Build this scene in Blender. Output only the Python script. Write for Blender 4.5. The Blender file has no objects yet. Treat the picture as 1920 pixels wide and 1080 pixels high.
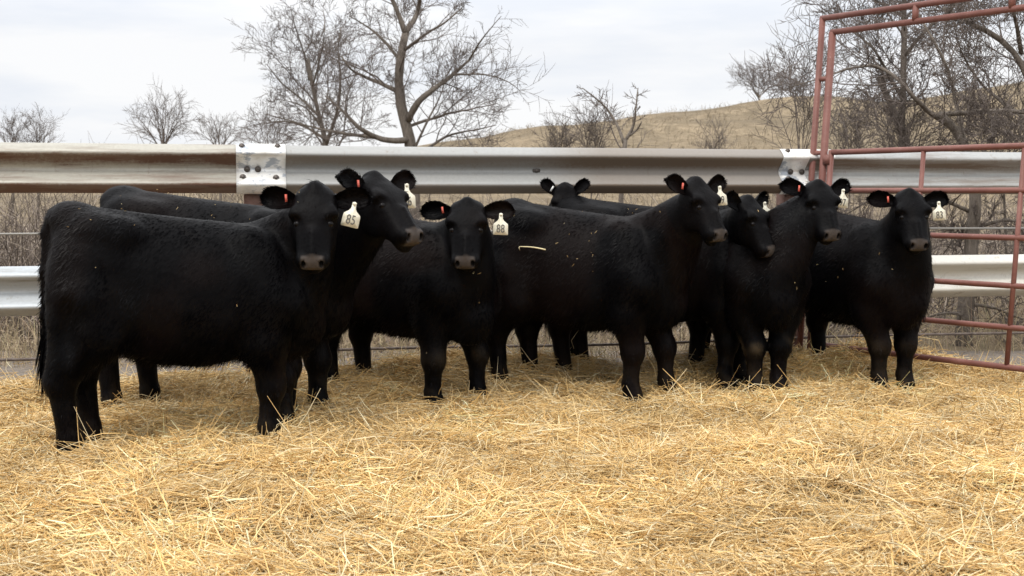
import bpy, math, random
import numpy as np
from mathutils import Vector, Matrix

# ---------------------------------------------------------------- camera, sky, sun, exposure
SC = bpy.context.scene
COL = SC.collection
F = 2300.0                                   # focal length in photo pixels (1920 wide)
TH = math.atan(170.0 / F)                    # camera pitched down
CZ = 1.20                                    # camera height
cam = bpy.data.cameras.new('camera'); cam_o = bpy.data.objects.new('camera', cam); COL.objects.link(cam_o)
cam.sensor_width = 36.0; cam.lens = 36.0 * F / 1920.0
cam.clip_start = 0.05; cam.clip_end = 5000
cam_o.location = (0, 0, CZ); cam_o.rotation_euler = (math.pi / 2 - TH, 0, 0)
cam.dof.use_dof = True; cam.dof.focus_distance = 6.6; cam.dof.aperture_fstop = 5.6
SC.camera = cam_o

SUN_EL, SUN_AZ = math.radians(56), math.radians(205)      # azimuth clockwise from +Y: behind and left of the camera
w = bpy.data.worlds.new('World'); SC.world = w; w.use_nodes = True
nt = w.node_tree; N = nt.nodes; L = nt.links
bg = N['Background']; bg.inputs['Strength'].default_value = 0.1
sky = N.new('ShaderNodeTexSky'); sky.sky_type = 'NISHITA'; sky.sun_disc = False
sky.sun_elevation = SUN_EL; sky.sun_rotation = SUN_AZ
tc = N.new('ShaderNodeTexCoord')
mp = N.new('ShaderNodeMapping'); mp.inputs['Scale'].default_value = (1.6, 1.6, 9.0)
L.new(tc.outputs['Generated'], mp.inputs['Vector'])
nz = N.new('ShaderNodeTexNoise'); nz.inputs['Scale'].default_value = 2.3; nz.inputs['Detail'].default_value = 5
nz.inputs['Roughness'].default_value = 0.55
L.new(mp.outputs['Vector'], nz.inputs['Vector'])
cr = N.new('ShaderNodeValToRGB')
cr.color_ramp.elements[0].position = 0.36; cr.color_ramp.elements[0].color = (0.83, 0.86, 0.92, 1)
cr.color_ramp.elements[1].position = 0.56; cr.color_ramp.elements[1].color = (0.965, 0.965, 0.975, 1)
L.new(nz.outputs['Fac'], cr.inputs['Fac'])
sep = N.new('ShaderNodeSeparateXYZ'); L.new(tc.outputs['Generated'], sep.inputs[0])
mr = N.new('ShaderNodeMapRange'); mr.inputs['From Min'].default_value = 0.12; mr.inputs['From Max'].default_value = 1.0
mr.inputs['To Min'].default_value = 8.5; mr.inputs['To Max'].default_value = 23.0
L.new(sep.outputs['Z'], mr.inputs['Value'])
vm = N.new('ShaderNodeVectorMath'); vm.operation = 'SCALE'
L.new(cr.outputs['Color'], vm.inputs[0]); L.new(mr.outputs['Result'], vm.inputs['Scale'])
mx = N.new('ShaderNodeMix'); mx.data_type = 'RGBA'; mx.inputs['Factor'].default_value = 0.95
L.new(sky.outputs['Color'], mx.inputs[6]); L.new(vm.outputs['Vector'], mx.inputs[7])
L.new(mx.outputs[2], bg.inputs['Color'])

sl = bpy.data.lights.new('sun', 'SUN'); sl.energy = 1.5; sl.angle = math.radians(14); sl.color = (1.0, 0.95, 0.88)
so = bpy.data.objects.new('sun', sl); COL.objects.link(so)
sdir = Vector((math.sin(SUN_AZ) * math.cos(SUN_EL), math.cos(SUN_AZ) * math.cos(SUN_EL), math.sin(SUN_EL)))
so.rotation_euler = sdir.to_track_quat('Z', 'Y').to_euler()
SC.view_settings.view_transform = 'Standard'; SC.view_settings.look = 'None'
SC.view_settings.exposure = 0.28; SC.view_settings.gamma = 1.0
SC.render.engine = 'CYCLES'
SC.cycles.use_denoising = True
SC.cycles.max_bounces = 6; SC.cycles.diffuse_bounces = 3; SC.cycles.glossy_bounces = 3

# ---------------------------------------------------------------- helpers
rng = np.random.default_rng(7)
random.seed(7)

def P(px, py, d):
    """photo pixel at world depth Y=d -> world point"""
    xc = (px - 960) / F; yc = (540 - py) / F
    v = np.array([xc, math.cos(TH) + yc * math.sin(TH), -math.sin(TH) + yc * math.cos(TH)])
    v = v * (d / v[1]); v[2] += CZ
    return v

def G(px, py, z=0.03):
    """photo pixel on the horizontal plane z"""
    v = P(px, py, 1.0) - np.array([0, 0, CZ])
    v = v * ((z - CZ) / v[2]); v[2] += CZ
    return v

def props(o, label=None, cat=None, group=None, kind=None):
    if label: o['label'] = label
    if cat: o['category'] = cat
    if group: o['group'] = group
    if kind: o['kind'] = kind
    return o

def empty(name, loc=(0, 0, 0), rz=0.0):
    o = bpy.data.objects.new(name, None); COL.objects.link(o)
    o.location = loc; o.rotation_euler = (0, 0, rz); o.empty_display_size = 0.2
    return o

def mesh_np(name, verts, faces, mat, parent=None, smooth=True, attrs=None):
    """verts (n,3); faces: (m,k) array or list of such arrays; links ONE mesh object"""
    if not isinstance(faces, (list, tuple)): faces = [faces]
    faces = [np.asarray(f, dtype=np.int32) for f in faces if len(f)]
    me = bpy.data.meshes.new(name)
    v = np.ascontiguousarray(verts, dtype=np.float32)
    me.vertices.add(len(v)); me.vertices.foreach_set('co', v.ravel())
    li = np.concatenate([f.ravel() for f in faces])
    tot = np.concatenate([np.full(len(f), f.shape[1], dtype=np.int32) for f in faces])
    st = np.concatenate([[0], np.cumsum(tot)[:-1]]).astype(np.int32)
    me.loops.add(len(li)); me.loops.foreach_set('vertex_index', li)
    me.polygons.add(len(tot)); me.polygons.foreach_set('loop_start', st); me.polygons.foreach_set('loop_total', tot)
    me.update(calc_edges=True)
    if smooth: me.polygons.foreach_set('use_smooth', np.ones(len(tot), dtype=bool))
    if attrs:
        for an, av in attrs.items():
            av = np.asarray(av, dtype=np.float32)
            if av.ndim == 1:
                a = me.attributes.new(an, 'FLOAT', 'POINT'); a.data.foreach_set('value', av)
            else:
                a = me.attributes.new(an, 'FLOAT_COLOR', 'POINT')
                a.data.foreach_set('color', np.concatenate([av, np.ones((len(av), 1), np.float32)], 1).ravel())
    if mat: me.materials.append(mat)
    o = bpy.data.objects.new(name, me); COL.objects.link(o)
    if parent is not None: o.parent = parent
    return o

class MB:
    """collects tubes, boxes and sweeps into one mesh"""
    def __init__(s): s.v = []; s.q = []; s.t = []; s.n = 0
    def add(s, v, q=None, t=None):
        v = np.asarray(v, float); s.v.append(v)
        if q is not None and len(q): s.q.append(np.asarray(q, int) + s.n)
        if t is not None and len(t): s.t.append(np.asarray(t, int) + s.n)
        s.n += len(v)
    def tube(s, pts, rad, k=8, caps=True):
        pts = np.asarray(pts, float); n = len(pts)
        rad = np.broadcast_to(np.asarray(rad, float), (n,))
        tan = np.gradient(pts, axis=0); tan /= np.linalg.norm(tan, axis=1)[:, None] + 1e-12
        ref = np.array([0, 0, 1.0]) if abs(tan[0][2]) < 0.9 else np.array([1.0, 0, 0])
        a = np.cross(tan, ref); bad = np.linalg.norm(a, axis=1) < 1e-3
        a[bad] = np.cross(tan[bad], np.array([0.3, 1.0, 0.2]))
        a /= np.linalg.norm(a, axis=1)[:, None]; b = np.cross(tan, a)
        th = np.arange(k) * 2 * math.pi / k
        ring = a[:, None, :] * np.cos(th)[None, :, None] + b[:, None, :] * np.sin(th)[None, :, None]
        v = (pts[:, None, :] + ring * rad[:, None, None]).reshape(-1, 3)
        i = np.arange(n - 1)[:, None] * k; j = np.arange(k)[None, :]; j2 = (j + 1) % k
        q = np.stack([i + j, i + j2, i + k + j2, i + k + j], -1).reshape(-1, 4)
        t = None
        if caps:
            v = np.concatenate([v, pts[:1], pts[-1:]])
            c0 = n * k; jj = np.arange(k)
            t = np.concatenate([np.stack([(jj + 1) % k, jj, np.full(k, c0)], -1),
                                np.stack([(n - 1) * k + jj, (n - 1) * k + (jj + 1) % k, np.full(k, c0 + 1)], -1)])
        s.add(v, q, t)
    def box(s, c, size, ax=None, bev=0.0):
        c = np.asarray(c, float); hx, hy, hz = [q / 2 for q in size]
        A = np.eye(3) if ax is None else np.asarray(ax, float)
        g = np.array([[x, y, z] for x in (-hx, hx) for y in (-hy, hy) for z in (-hz, hz)])
        v = c + g @ A
        q = [[0, 1, 3, 2], [4, 6, 7, 5], [0, 4, 5, 1], [2, 3, 7, 6], [0, 2, 6, 4], [1, 5, 7, 3]]
        s.add(v, q)
    def build(s, name, mat, parent=None, smooth=True, attrs=None):
        v = np.concatenate(s.v)
        return mesh_np(name, v, [x for x in ([np.concatenate(s.q)] if s.q else []) + ([np.concatenate(s.t)] if s.t else [])], mat, parent, smooth, attrs)

def smoothstep(a, b, x):
    t = np.clip((x - a) / (b - a), 0, 1); return t * t * (3 - 2 * t)

_lat = {}
def vnoise(x, y, sc, seed=0):
    """value noise 0..1, feature size sc"""
    if seed not in _lat: _lat[seed] = np.random.default_rng(1000 + seed).random((256, 256))
    T = _lat[seed]
    x = np.asarray(x) / sc + 1000.5; y = np.asarray(y) / sc + 1000.5
    xi = np.floor(x).astype(int); yi = np.floor(y).astype(int); fx = x - xi; fy = y - yi
    fx = fx * fx * (3 - 2 * fx); fy = fy * fy * (3 - 2 * fy)
    g = lambda a, b: T[a % 256, b % 256]
    return (g(xi, yi) * (1 - fx) + g(xi + 1, yi) * fx) * (1 - fy) + (g(xi, yi + 1) * (1 - fx) + g(xi + 1, yi + 1) * fx) * fy

# ---------------------------------------------------------------- materials
def mat_base(name, col=(0.5, 0.5, 0.5), rough=0.6, metal=0.0, spec=0.5):
    m = bpy.data.materials.new(name); m.use_nodes = True
    b = m.node_tree.nodes['Principled BSDF']
    b.inputs['Base Color'].default_value = (*col, 1); b.inputs['Roughness'].default_value = rough
    b.inputs['Metallic'].default_value = metal; b.inputs['Specular IOR Level'].default_value = spec
    return m, m.node_tree, b

def noise_node(t, vec, scale, detail=4, rough=0.55, dist=0.0):
    n = t.nodes.new('ShaderNodeTexNoise'); n.inputs['Scale'].default_value = scale
    n.inputs['Detail'].default_value = detail; n.inputs['Roughness'].default_value = rough
    n.inputs['Distortion'].default_value = dist
    if vec is not None: t.links.new(vec, n.inputs['Vector'])
    return n

def ramp(t, fac, stops):
    r = t.nodes.new('ShaderNodeValToRGB'); e = r.color_ramp.elements
    while len(e) < len(stops): e.new(0.5)
    for el, (p, c) in zip(e, stops): el.position = p; el.color = (*c, 1)
    t.links.new(fac, r.inputs['Fac']); return r

def mixc(t, fac, a, b, mode='MIX'):
    m = t.nodes.new('ShaderNodeMix'); m.data_type = 'RGBA'; m.blend_type = mode
    for sock, val in ((m.inputs[0], fac), (m.inputs[6], a), (m.inputs[7], b)):
        if isinstance(val, (int, float)): sock.default_value = val
        elif isinstance(val, tuple): sock.default_value = (*val, 1)
        else: t.links.new(val, sock)
    return m.outputs[2]

def coords(t, kind='Object', scale=(1, 1, 1)):
    c = t.nodes.new('ShaderNodeTexCoord'); m = t.nodes.new('ShaderNodeMapping')
    m.inputs['Scale'].default_value = scale; t.links.new(c.outputs[kind], m.inputs['Vector']); return m.outputs['Vector']

def bump(t, b, height, strength=0.3, dist=0.01):
    n = t.nodes.new('ShaderNodeBump'); n.inputs['Strength'].default_value = strength; n.inputs['Distance'].default_value = dist
    t.links.new(height, n.inputs['Height']); t.links.new(n.outputs['Normal'], b.inputs['Normal'])

def attr(t, name):
    a = t.nodes.new('ShaderNodeAttribute'); a.attribute_name = name; return a

# hide: black hair, grey-brown nose pad, tan dust
HIDE, t, b = mat_base('black_hide', rough=0.5, spec=0.062)
v = coords(t)
n1 = noise_node(t, v, 5.0, 4, 0.6); n2 = noise_node(t, v, 60.0, 3, 0.6)
c = ramp(t, n1.outputs['Fac'], [(0.35, (0.0009, 0.0008, 0.0011)), (0.55, (0.0016, 0.0014, 0.0018)), (0.72, (0.0032, 0.0025, 0.0025))]).outputs['Color']
c = mixc(t, attr(t, 'dust').outputs['Fac'], c, (0.085, 0.063, 0.038))
c = mixc(t, attr(t, 'brown').outputs['Fac'], c, (0.011, 0.0062, 0.005))
nosec = mixc(t, n2.outputs['Fac'], (0.040, 0.034, 0.031), (0.078, 0.065, 0.057))
c = mixc(t, attr(t, 'nose').outputs['Fac'], c, nosec)
t.links.new(c, b.inputs['Base Color'])
rr = t.nodes.new('ShaderNodeMapRange'); rr.inputs['To Min'].default_value = 0.40; rr.inputs['To Max'].default_value = 0.62
t.links.new(n1.outputs['Fac'], rr.inputs['Value']); t.links.new(rr.outputs['Result'], b.inputs['Roughness'])
bump(t, b, n2.outputs['Fac'], 0.25, 0.01)

COAT, t, b = mat_base('black_coat_hair', rough=0.45, spec=0.042)
n1 = noise_node(t, coords(t), 4.0, 4, 0.6)
c = ramp(t, n1.outputs['Fac'], [(0.35, (0.0007, 0.0006, 0.0009)), (0.55, (0.0016, 0.0014, 0.0019)), (0.72, (0.0042, 0.0032, 0.0031))]).outputs['Color']
c = mixc(t, attr(t, 'dust').outputs['Fac'], c, (0.075, 0.056, 0.034))
c = mixc(t, attr(t, 'brown').outputs['Fac'], c, (0.012, 0.0065, 0.005))
t.links.new(c, b.inputs['Base Color'])
n3 = noise_node(t, coords(t, 'Object', (1, 1, 0.8)), 3.2, 3, 0.55, 0.6); sr = t.nodes.new('ShaderNodeMapRange')
for k_, v_ in (('From Min', 0.42), ('From Max', 0.66), ('To Min', 0.015), ('To Max', 0.105)): sr.inputs[k_].default_value = v_
t.links.new(n3.outputs['Fac'], sr.inputs['Value']); t.links.new(sr.outputs['Result'], b.inputs['Specular IOR Level'])

EYE, t, b = mat_base('dark_eye', (0.004, 0.003, 0.003), 0.28, 0, 0.16)
TAG, t, b = mat_base('pale_tag_plastic', (0.74, 0.71, 0.56), 0.45)
n1 = noise_node(t, coords(t), 30, 3); c = mixc(t, ramp(t, n1.outputs['Fac'], [(0.5, (0, 0, 0)), (0.8, (0.6, 0.6, 0.6))]).outputs['Color'], (0.76, 0.73, 0.60), (0.46, 0.42, 0.30))
t.links.new(c, b.inputs['Base Color'])
INK, _, _ = mat_base('tag_ink', (0.09, 0.085, 0.075), 0.7)
CLIP, _, _ = mat_base('red_clip_plastic', (0.55, 0.11, 0.075), 0.6)
WCLIP, _, _ = mat_base('white_clip_plastic', (0.75, 0.75, 0.72), 0.4)

STRAW, t, b = mat_base('straw', rough=0.5, spec=0.22)
t.links.new(attr(t, 'tint').outputs['Color'], b.inputs['Base Color'])
b.inputs['Roughness'].default_value = 0.45

GROUND, t, b = mat_base('matted_bedding', rough=0.95, spec=0.1)
v = coords(t); n1 = noise_node(t, v, 9, 6, 0.65); n2 = noise_node(t, coords(t, scale=(1, 1, 1)), 85, 5, 0.7, 1.5)
c = ramp(t, n2.outputs['Fac'], [(0.3, (0.08, 0.052, 0.024)), (0.52, (0.33, 0.23, 0.105)), (0.7, (0.52, 0.38, 0.19))]).outputs['Color']
c = mixc(t, attr(t, 'bare').outputs['Fac'], c, ramp(t, n1.outputs['Fac'], [(0.3, (0.20, 0.17, 0.14)), (0.7, (0.34, 0.29, 0.24))]).outputs['Color'])
t.links.new(c, b.inputs['Base Color']); bump(t, b, n2.outputs['Fac'], 0.8, 0.02)

FIELD, t, b = mat_base('dry_prairie', rough=0.95, spec=0.1)
v = coords(t); n1 = noise_node(t, v, 0.16, 6, 0.62); n2 = noise_node(t, v, 1.5, 6, 0.7); n3 = noise_node(t, coords(t, scale=(1, 0.35, 1)), 0.45, 5, 0.7, 0.8)
c = ramp(t, n1.outputs['Fac'], [(0.34, (0.18, 0.145, 0.10)), (0.5, (0.26, 0.205, 0.135)), (0.66, (0.335, 0.265, 0.175))]).outputs['Color']
c = mixc(t, ramp(t, n3.outputs['Fac'], [(0.52, (0, 0, 0)), (0.68, (0.8, 0.8, 0.8))]).outputs['Color'], c, (0.13, 0.105, 0.07))
c = mixc(t, ramp(t, n2.outputs['Fac'], [(0.42, (0.7, 0.7, 0.7)), (0.58, (0, 0, 0))]).outputs['Color'], c, (0.16, 0.125, 0.08))
t.links.new(c, b.inputs['Base Color']); bump(t, b, n2.outputs['Fac'], 0.9, 0.35)

def bark(name, c0, c1):
    m, t, b = mat_base(name, rough=0.9, spec=0.15)
    n = noise_node(t, coords(t, scale=(1, 1, 0.25)), 22, 5, 0.7)
    t.links.new(ramp(t, n.outputs['Fac'], [(0.3, c0), (0.7, c1)]).outputs['Color'], b.inputs['Base Color'])
    bump(t, b, n.outputs['Fac'], 1.0, 0.03); return m
BARK = bark('grey_bark', (0.085, 0.07, 0.058), (0.215, 0.185, 0.155))
TWIG = bark('twig_bark', (0.11, 0.09, 0.08), (0.20, 0.168, 0.148))
BRUSHM = bark('dry_brush_stem', (0.14, 0.112, 0.092), (0.31, 0.26, 0.215))
GRASSM, t, b = mat_base('dry_grass_blade', rough=0.8, spec=0.2)
t.links.new(attr(t, 'tint').outputs['Color'], b.inputs['Base Color'])

def rail_mat(name, stops, base=(0.46, 0.47, 0.46), stain_shade=(0.17, 0.115, 0.075), amount=0.5, scale=1.6, upper=0.6):
    m, t, b = mat_base(name, rough=0.5, metal=0.22, spec=0.4)
    v = coords(t, 'Object'); n0 = noise_node(t, coords(t, 'Object', (scale * 0.5, scale * 0.5, scale * 7)), 1.6, 6, 0.65)
    n1 = noise_node(t, v, 45, 4, 0.7); n2 = noise_node(t, coords(t, 'Object', (14, 14, 2.0)), 1.5, 5, 0.7)
    g = mixc(t, n1.outputs['Fac'], tuple(x * 0.82 for x in base), tuple(min(1, x * 1.16) for x in base))
    lo = 0.72 - amount * 0.55
    f = ramp(t, n0.outputs['Fac'], [(lo, (0, 0, 0)), (lo + 0.2, (0.85, 0.85, 0.85))]).outputs['Color']
    if stops:                                # stain that comes and goes along the length of the rail
        u = attr(t, 'along').outputs['Fac']
        f2 = ramp(t, u, [(p, (q, q, q)) for p, q in stops]).outputs['Color']
        f = mixc(t, 1.0, f, f2, 'MULTIPLY')
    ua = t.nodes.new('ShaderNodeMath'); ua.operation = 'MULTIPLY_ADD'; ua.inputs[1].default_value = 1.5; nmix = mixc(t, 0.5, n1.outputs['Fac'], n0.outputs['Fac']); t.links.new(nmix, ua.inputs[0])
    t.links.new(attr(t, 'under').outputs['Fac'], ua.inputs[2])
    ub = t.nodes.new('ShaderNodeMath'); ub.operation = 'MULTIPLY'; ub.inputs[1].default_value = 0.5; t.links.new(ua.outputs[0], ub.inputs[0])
    slope_shade = ramp(t, ub.outputs[0], [(0.54, (0, 0, 0)), (0.80, (upper, upper, upper))]).outputs['Color']  # shade of the down-facing slopes painted into the colour, mixed with grime
    f = mixc(t, 0.2, f, (0, 0, 0)); f = mixc(t, 1.0, f, slope_shade, 'ADD')
    c = mixc(t, f, g, stain_shade)
    sp = ramp(t, n2.outputs['Fac'], [(0.60, (0, 0, 0)), (0.72, (0.55, 0.55, 0.55))]).outputs['Color']
    c = mixc(t, sp, c, (0.20, 0.16, 0.12))
    t.links.new(c, b.inputs['Base Color'])
    r = t.nodes.new('ShaderNodeMapRange'); r.inputs['To Min'].default_value = 0.48; r.inputs['To Max'].default_value = 0.8
    t.links.new(f, r.inputs['Value']); t.links.new(r.outputs['Result'], b.inputs['Roughness'])
    bump(t, b, n1.outputs['Fac'], 0.12, 0.004); return m
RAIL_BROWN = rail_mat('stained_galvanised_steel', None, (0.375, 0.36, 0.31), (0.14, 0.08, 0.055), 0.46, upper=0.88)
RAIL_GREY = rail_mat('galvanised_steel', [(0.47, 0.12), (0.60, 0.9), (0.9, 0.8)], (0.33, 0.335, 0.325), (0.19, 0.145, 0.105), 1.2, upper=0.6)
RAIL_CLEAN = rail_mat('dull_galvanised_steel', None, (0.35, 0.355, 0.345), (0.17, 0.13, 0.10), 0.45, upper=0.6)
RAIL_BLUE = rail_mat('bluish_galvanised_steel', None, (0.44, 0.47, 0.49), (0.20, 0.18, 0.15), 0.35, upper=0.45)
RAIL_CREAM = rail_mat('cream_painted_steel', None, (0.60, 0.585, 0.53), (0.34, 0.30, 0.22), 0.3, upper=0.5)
for q in ('cream_painted_steel',): bpy.data.materials[q].node_tree.nodes['Principled BSDF'].inputs['Metallic'].default_value = 0.0
PLATE, t, b = mat_base('splice_plate_paint', rough=0.4, metal=0.3)
n1 = noise_node(t, coords(t, 'Object', (5, 5, 9)), 1.7, 5, 0.65); n2 = noise_node(t, coords(t), 16, 4, 0.7)
c = ramp(t, n1.outputs['Fac'], [(0.40, (0.37, 0.40, 0.44)), (0.47, (0.78, 0.78, 0.76)), (0.62, (0.70, 0.69, 0.65)), (0.75, (0.48, 0.44, 0.36))]).outputs['Color']
c = mixc(t, ramp(t, n2.outputs['Fac'], [(0.66, (0, 0, 0)), (0.74, (0.7, 0.7, 0.7))]).outputs['Color'], c, (0.24, 0.17, 0.11))
t.links.new(c, b.inputs['Base Color'])
BOLT, _, _ = mat_base('dark_bolt', (0.11, 0.095, 0.085), 0.5, 0.6)
POSTM, t, b = mat_base('rusty_post', rough=0.85, spec=0.2)
n1 = noise_node(t, coords(t), 18, 5, 0.7); t.links.new(ramp(t, n1.outputs['Fac'], [(0.3, (0.10, 0.055, 0.042)), (0.7, (0.20, 0.12, 0.095))]).outputs['Color'], b.inputs['Base Color'])
PIPE, t, b = mat_base('weathered_pipe', rough=0.7, metal=0.2)
n1 = noise_node(t, coords(t), 25, 5, 0.7); t.links.new(ramp(t, n1.outputs['Fac'], [(0.35, (0.075, 0.055, 0.045)), (0.7, (0.19, 0.155, 0.13))]).outputs['Color'], b.inputs['Base Color'])
CABLE, t, b = mat_base('steel_cable', (0.26, 0.25, 0.23), 0.55, 0.5)
GATEM, t, b = mat_base('faded_red_gate_paint', rough=0.55, spec=0.4)
v = coords(t); n1 = noise_node(t, v, 7, 5, 0.7); n2 = noise_node(t, v, 60, 4, 0.75)
c = ramp(t, n1.outputs['Fac'], [(0.3, (0.145, 0.055, 0.042)), (0.6, (0.205, 0.085, 0.067)), (0.8, (0.28, 0.145, 0.118))]).outputs['Color']
c = mixc(t, ramp(t, n2.outputs['Fac'], [(0.66, (0, 0, 0)), (0.74, (0.8, 0.8, 0.8))]).outputs['Color'], c, (0.50, 0.38, 0.33))
c = mixc(t, ramp(t, n2.outputs['Fac'], [(0.26, (0.7, 0.7, 0.7)), (0.36, (0, 0, 0))]).outputs['Color'], c, (0.08, 0.035, 0.028))
t.links.new(c, b.inputs['Base Color'])

# ---------------------------------------------------------------- fence line
FA = math.atan(F / 9980.0); FU = np.array([math.cos(FA), math.sin(FA), 0]); FN = np.array([math.sin(FA), -math.cos(FA), 0])  # FN points at the camera side
FD0 = F / 275.6
FC = np.array([0, FD0, 0])
def fence_t(px):
    q = (px - 960) / F; d = FD0 / (1 - math.tan(FA) * q); return d * q / math.cos(FA)
def fence_pt(tt, out=0.0, z=0.0): return FC + FU * tt + FN * out + np.array([0, 0, z])
def fence_dist(x, y): return (x - FC[0]) * FN[0] + (y - FC[1]) * FN[1]      # >0 on the camera side

# ---------------------------------------------------------------- ground: pen floor, prairie and hill in one sheet
RX = np.array([-200, -60, -45, -22, -8, -3.5, 0, 4.5, 10.5, 16, 21.5, 26, 30, 34.5, 41.5, 60, 120, 300])
RH = np.array([2.3, 2.3, 2.5, 3.4, 5.0, 5.6, 6.3, 6.8, 7.5, 8.0, 8.5, 8.65, 8.6, 9.0, 10.2, 12, 12.5, 10])
def field_z(x, y):
    xr = x * 100.0 / np.maximum(y, 30.0)
    h = np.interp(np.where(y > 100, x, xr), RX, RH)
    up = smoothstep(24, 100, y)
    z = h * up * (0.9 + 0.1 * up) + (vnoise(x, y, 13, 3) - 0.5) * 0.9 * smoothstep(26, 60, y) * (1 - smoothstep(85, 98, y))
    z = z + (vnoise(x, y, 1.3, 4) - 0.5) * 0.10 * smoothstep(9, 14, y)
    z = z + (vnoise(x, y, 4, 5) - 0.5) * 0.35 * smoothstep(30, 50, y)
    return z
def straw_edge(x, y):
    """1 where bedding lies, 0 on bare ground"""
    fd = fence_dist(x, y)
    e = smoothstep(-0.02, 0.28, fd - 0.05 - 0.25 * (vnoise(x, y, 0.5, 9) - 0.4))
    lim = 9.3 - 0.85 * np.maximum(x - 2.2, 0) - (vnoise(x, y, 0.6, 10) - 0.5) * 0.5
    return e * smoothstep(0.0, 0.3, lim - y)
def straw_z(x, y):
    fd = fence_dist(x, y)
    z = 0.03 + 0.075 * (vnoise(x, y, 0.75, 1) - 0.5) + 0.065 * (vnoise(x, y, 0.28, 2) - 0.5) + 0.035 * (vnoise(x, y, 0.13, 6) - 0.5)
    z = z + 0.13 * np.exp(-((fd - 0.45) / 0.36) ** 2) * (0.45 + 0.9 * vnoise(x, y, 0.6, 8)) * smoothstep(-2.6, -0.5, x)
    z = z + 0.05 * np.exp(-((fd - 0.45) / 0.4) ** 2) * (1 - smoothstep(-2.6, -0.5, x))
    return z * straw_edge(x, y)
xs = np.unique(np.concatenate([np.linspace(-5, 5, 141), np.linspace(-60, 60, 121), np.linspace(-400, 400, 41), np.linspace(-2500, 2500, 21)]))
ys = np.unique(np.concatenate([np.linspace(1.0, 9.2, 121), np.linspace(9.2, 30, 60), np.linspace(30, 130, 80), np.linspace(-40, 1, 12), np.linspace(130, 3000, 30)]))
gx, gy = np.meshgrid(xs, ys, indexing='ij')
gz = np.where(gy < 12, straw_z(gx, gy) - 0.02 * straw_edge(gx, gy), 0) + np.where(gy > 9, field_z(gx, gy), 0)
nxg, nyg = gx.shape
ii = (np.arange(nxg - 1)[:, None] * nyg + np.arange(nyg - 1)[None, :]).ravel()
quads = np.stack([ii, ii + nyg, ii + nyg + 1, ii + 1], -1)
gv = np.stack([gx, gy, gz], -1).reshape(-1, 3)
cent = gv[quads].mean(1)
near = cent[:, 1] < 9.6
gob = mesh_np('ground', gv, [quads[near], quads[~near]], GROUND, attrs={'bare': 1 - straw_edge(gv[:, 0], gv[:, 1])})
gob.data.materials.append(FIELD)
mi = np.zeros(len(quads), dtype=np.int32); mi[near.sum():] = 1
gob.data.polygons.foreach_set('material_index', mi)
props(gob, kind='structure')

# ---------------------------------------------------------------- straw bedding (stuff)
def stalks(cx, cy, cz, az, el, ln, wd, col, bend):
    """three-sided stems of two bent segments"""
    n = len(cx)
    d = np.stack([np.cos(az) * np.cos(el), np.sin(az) * np.cos(el), np.sin(el)], -1)
    s = np.stack([-np.sin(az), np.cos(az), np.zeros(n)], -1); u = np.cross(d, s)
    c = np.stack([cx, cy, cz], -1)
    P0 = c - d * (ln / 2)[:, None]; P2 = c + d * (ln / 2)[:, None]
    P1 = c + s * (bend[:, 0] * ln)[:, None] + u * (bend[:, 1] * ln)[:, None]
    ph = rng.random(n) * 2 * math.pi
    rings = []
    for p, k in ((P0, 0.8), (P1, 1.0), (P2, 0.55)):
        for a in range(3):
            th = ph + a * 2 * math.pi / 3
            rings.append(p + (s * np.cos(th)[:, None] + u * np.sin(th)[:, None]) * (wd * k / 2)[:, None])
    v = np.stack(rings, 1).reshape(-1, 3)
    q = []
    for r in (0, 3):
        for a in range(3): q.append([r + a, r + (a + 1) % 3, r + 3 + (a + 1) % 3, r + 3 + a])
    q = (np.array(q)[None] + (np.arange(n) * 9)[:, None, None]).reshape(-1, 4)
    return v, q, np.repeat(col, 9, axis=0)

def straw_cols(n, x, y):
    pal = np.array([[0.74, 0.50, 0.205], [0.83, 0.61, 0.30], [0.65, 0.415, 0.16], [0.86, 0.72, 0.45], [0.47, 0.305, 0.13], [0.55, 0.44, 0.26]])
    k = rng.choice(6, n, p=[0.30, 0.27, 0.16, 0.14, 0.07, 0.06])
    c = pal[k] * (0.82 + 0.36 * rng.random((n, 1)))
    return np.clip(c * (0.80 + 0.36 * vnoise(x, y, 0.45, 12))[:, None], 0, 0.9)
NS = 300000
yy = np.sqrt(rng.random(NS) * (9.2 ** 2 - 3.0 ** 2) + 3.0 ** 2); xx = (rng.random(NS) * 2 - 1) * (0.445 * yy + 0.5)
keep = rng.random(NS) < straw_edge(xx, yy) * 1.0 + 0.015
xx, yy = xx[keep], yy[keep]; n = len(xx)
ln = np.clip(np.exp(rng.normal(math.log(0.105), 0.48, n)), 0.03, 0.34); chaff = rng.random(n) < 0.30; ln[chaff] = rng.uniform(0.012, 0.045, chaff.sum())
wd = np.clip(rng.normal(0.0042, 0.0013, n), 0.0018, 0.008)
el = rng.normal(0.05, 0.21, n); up = rng.random(n) < 0.045; el[up] = rng.uniform(0.35, 1.1, up.sum())
swirl = vnoise(xx, yy, 0.5, 14) * 9
az = np.where(rng.random(n) < 0.55, swirl + rng.normal(0, 0.5, n), rng.random(n) * 6.283)
zz = straw_z(xx, yy) + rng.exponential(0.011, n) - 0.008 + np.where(up, np.abs(np.sin(el)) * ln * 0.35, 0)
bend = rng.normal(0, 0.05, (n, 2)); kink = rng.random(n) < 0.15; bend[kink] *= 3
v, q, c = stalks(xx, yy, zz, az, el, ln, wd, straw_cols(n, xx, yy), bend)
sb = mesh_np('straw_bedding', v, q, STRAW, smooth=False, attrs={'tint': c})
props(sb, 'loose golden straw bedding spread over the whole pen floor', 'straw', kind='stuff')

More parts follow.
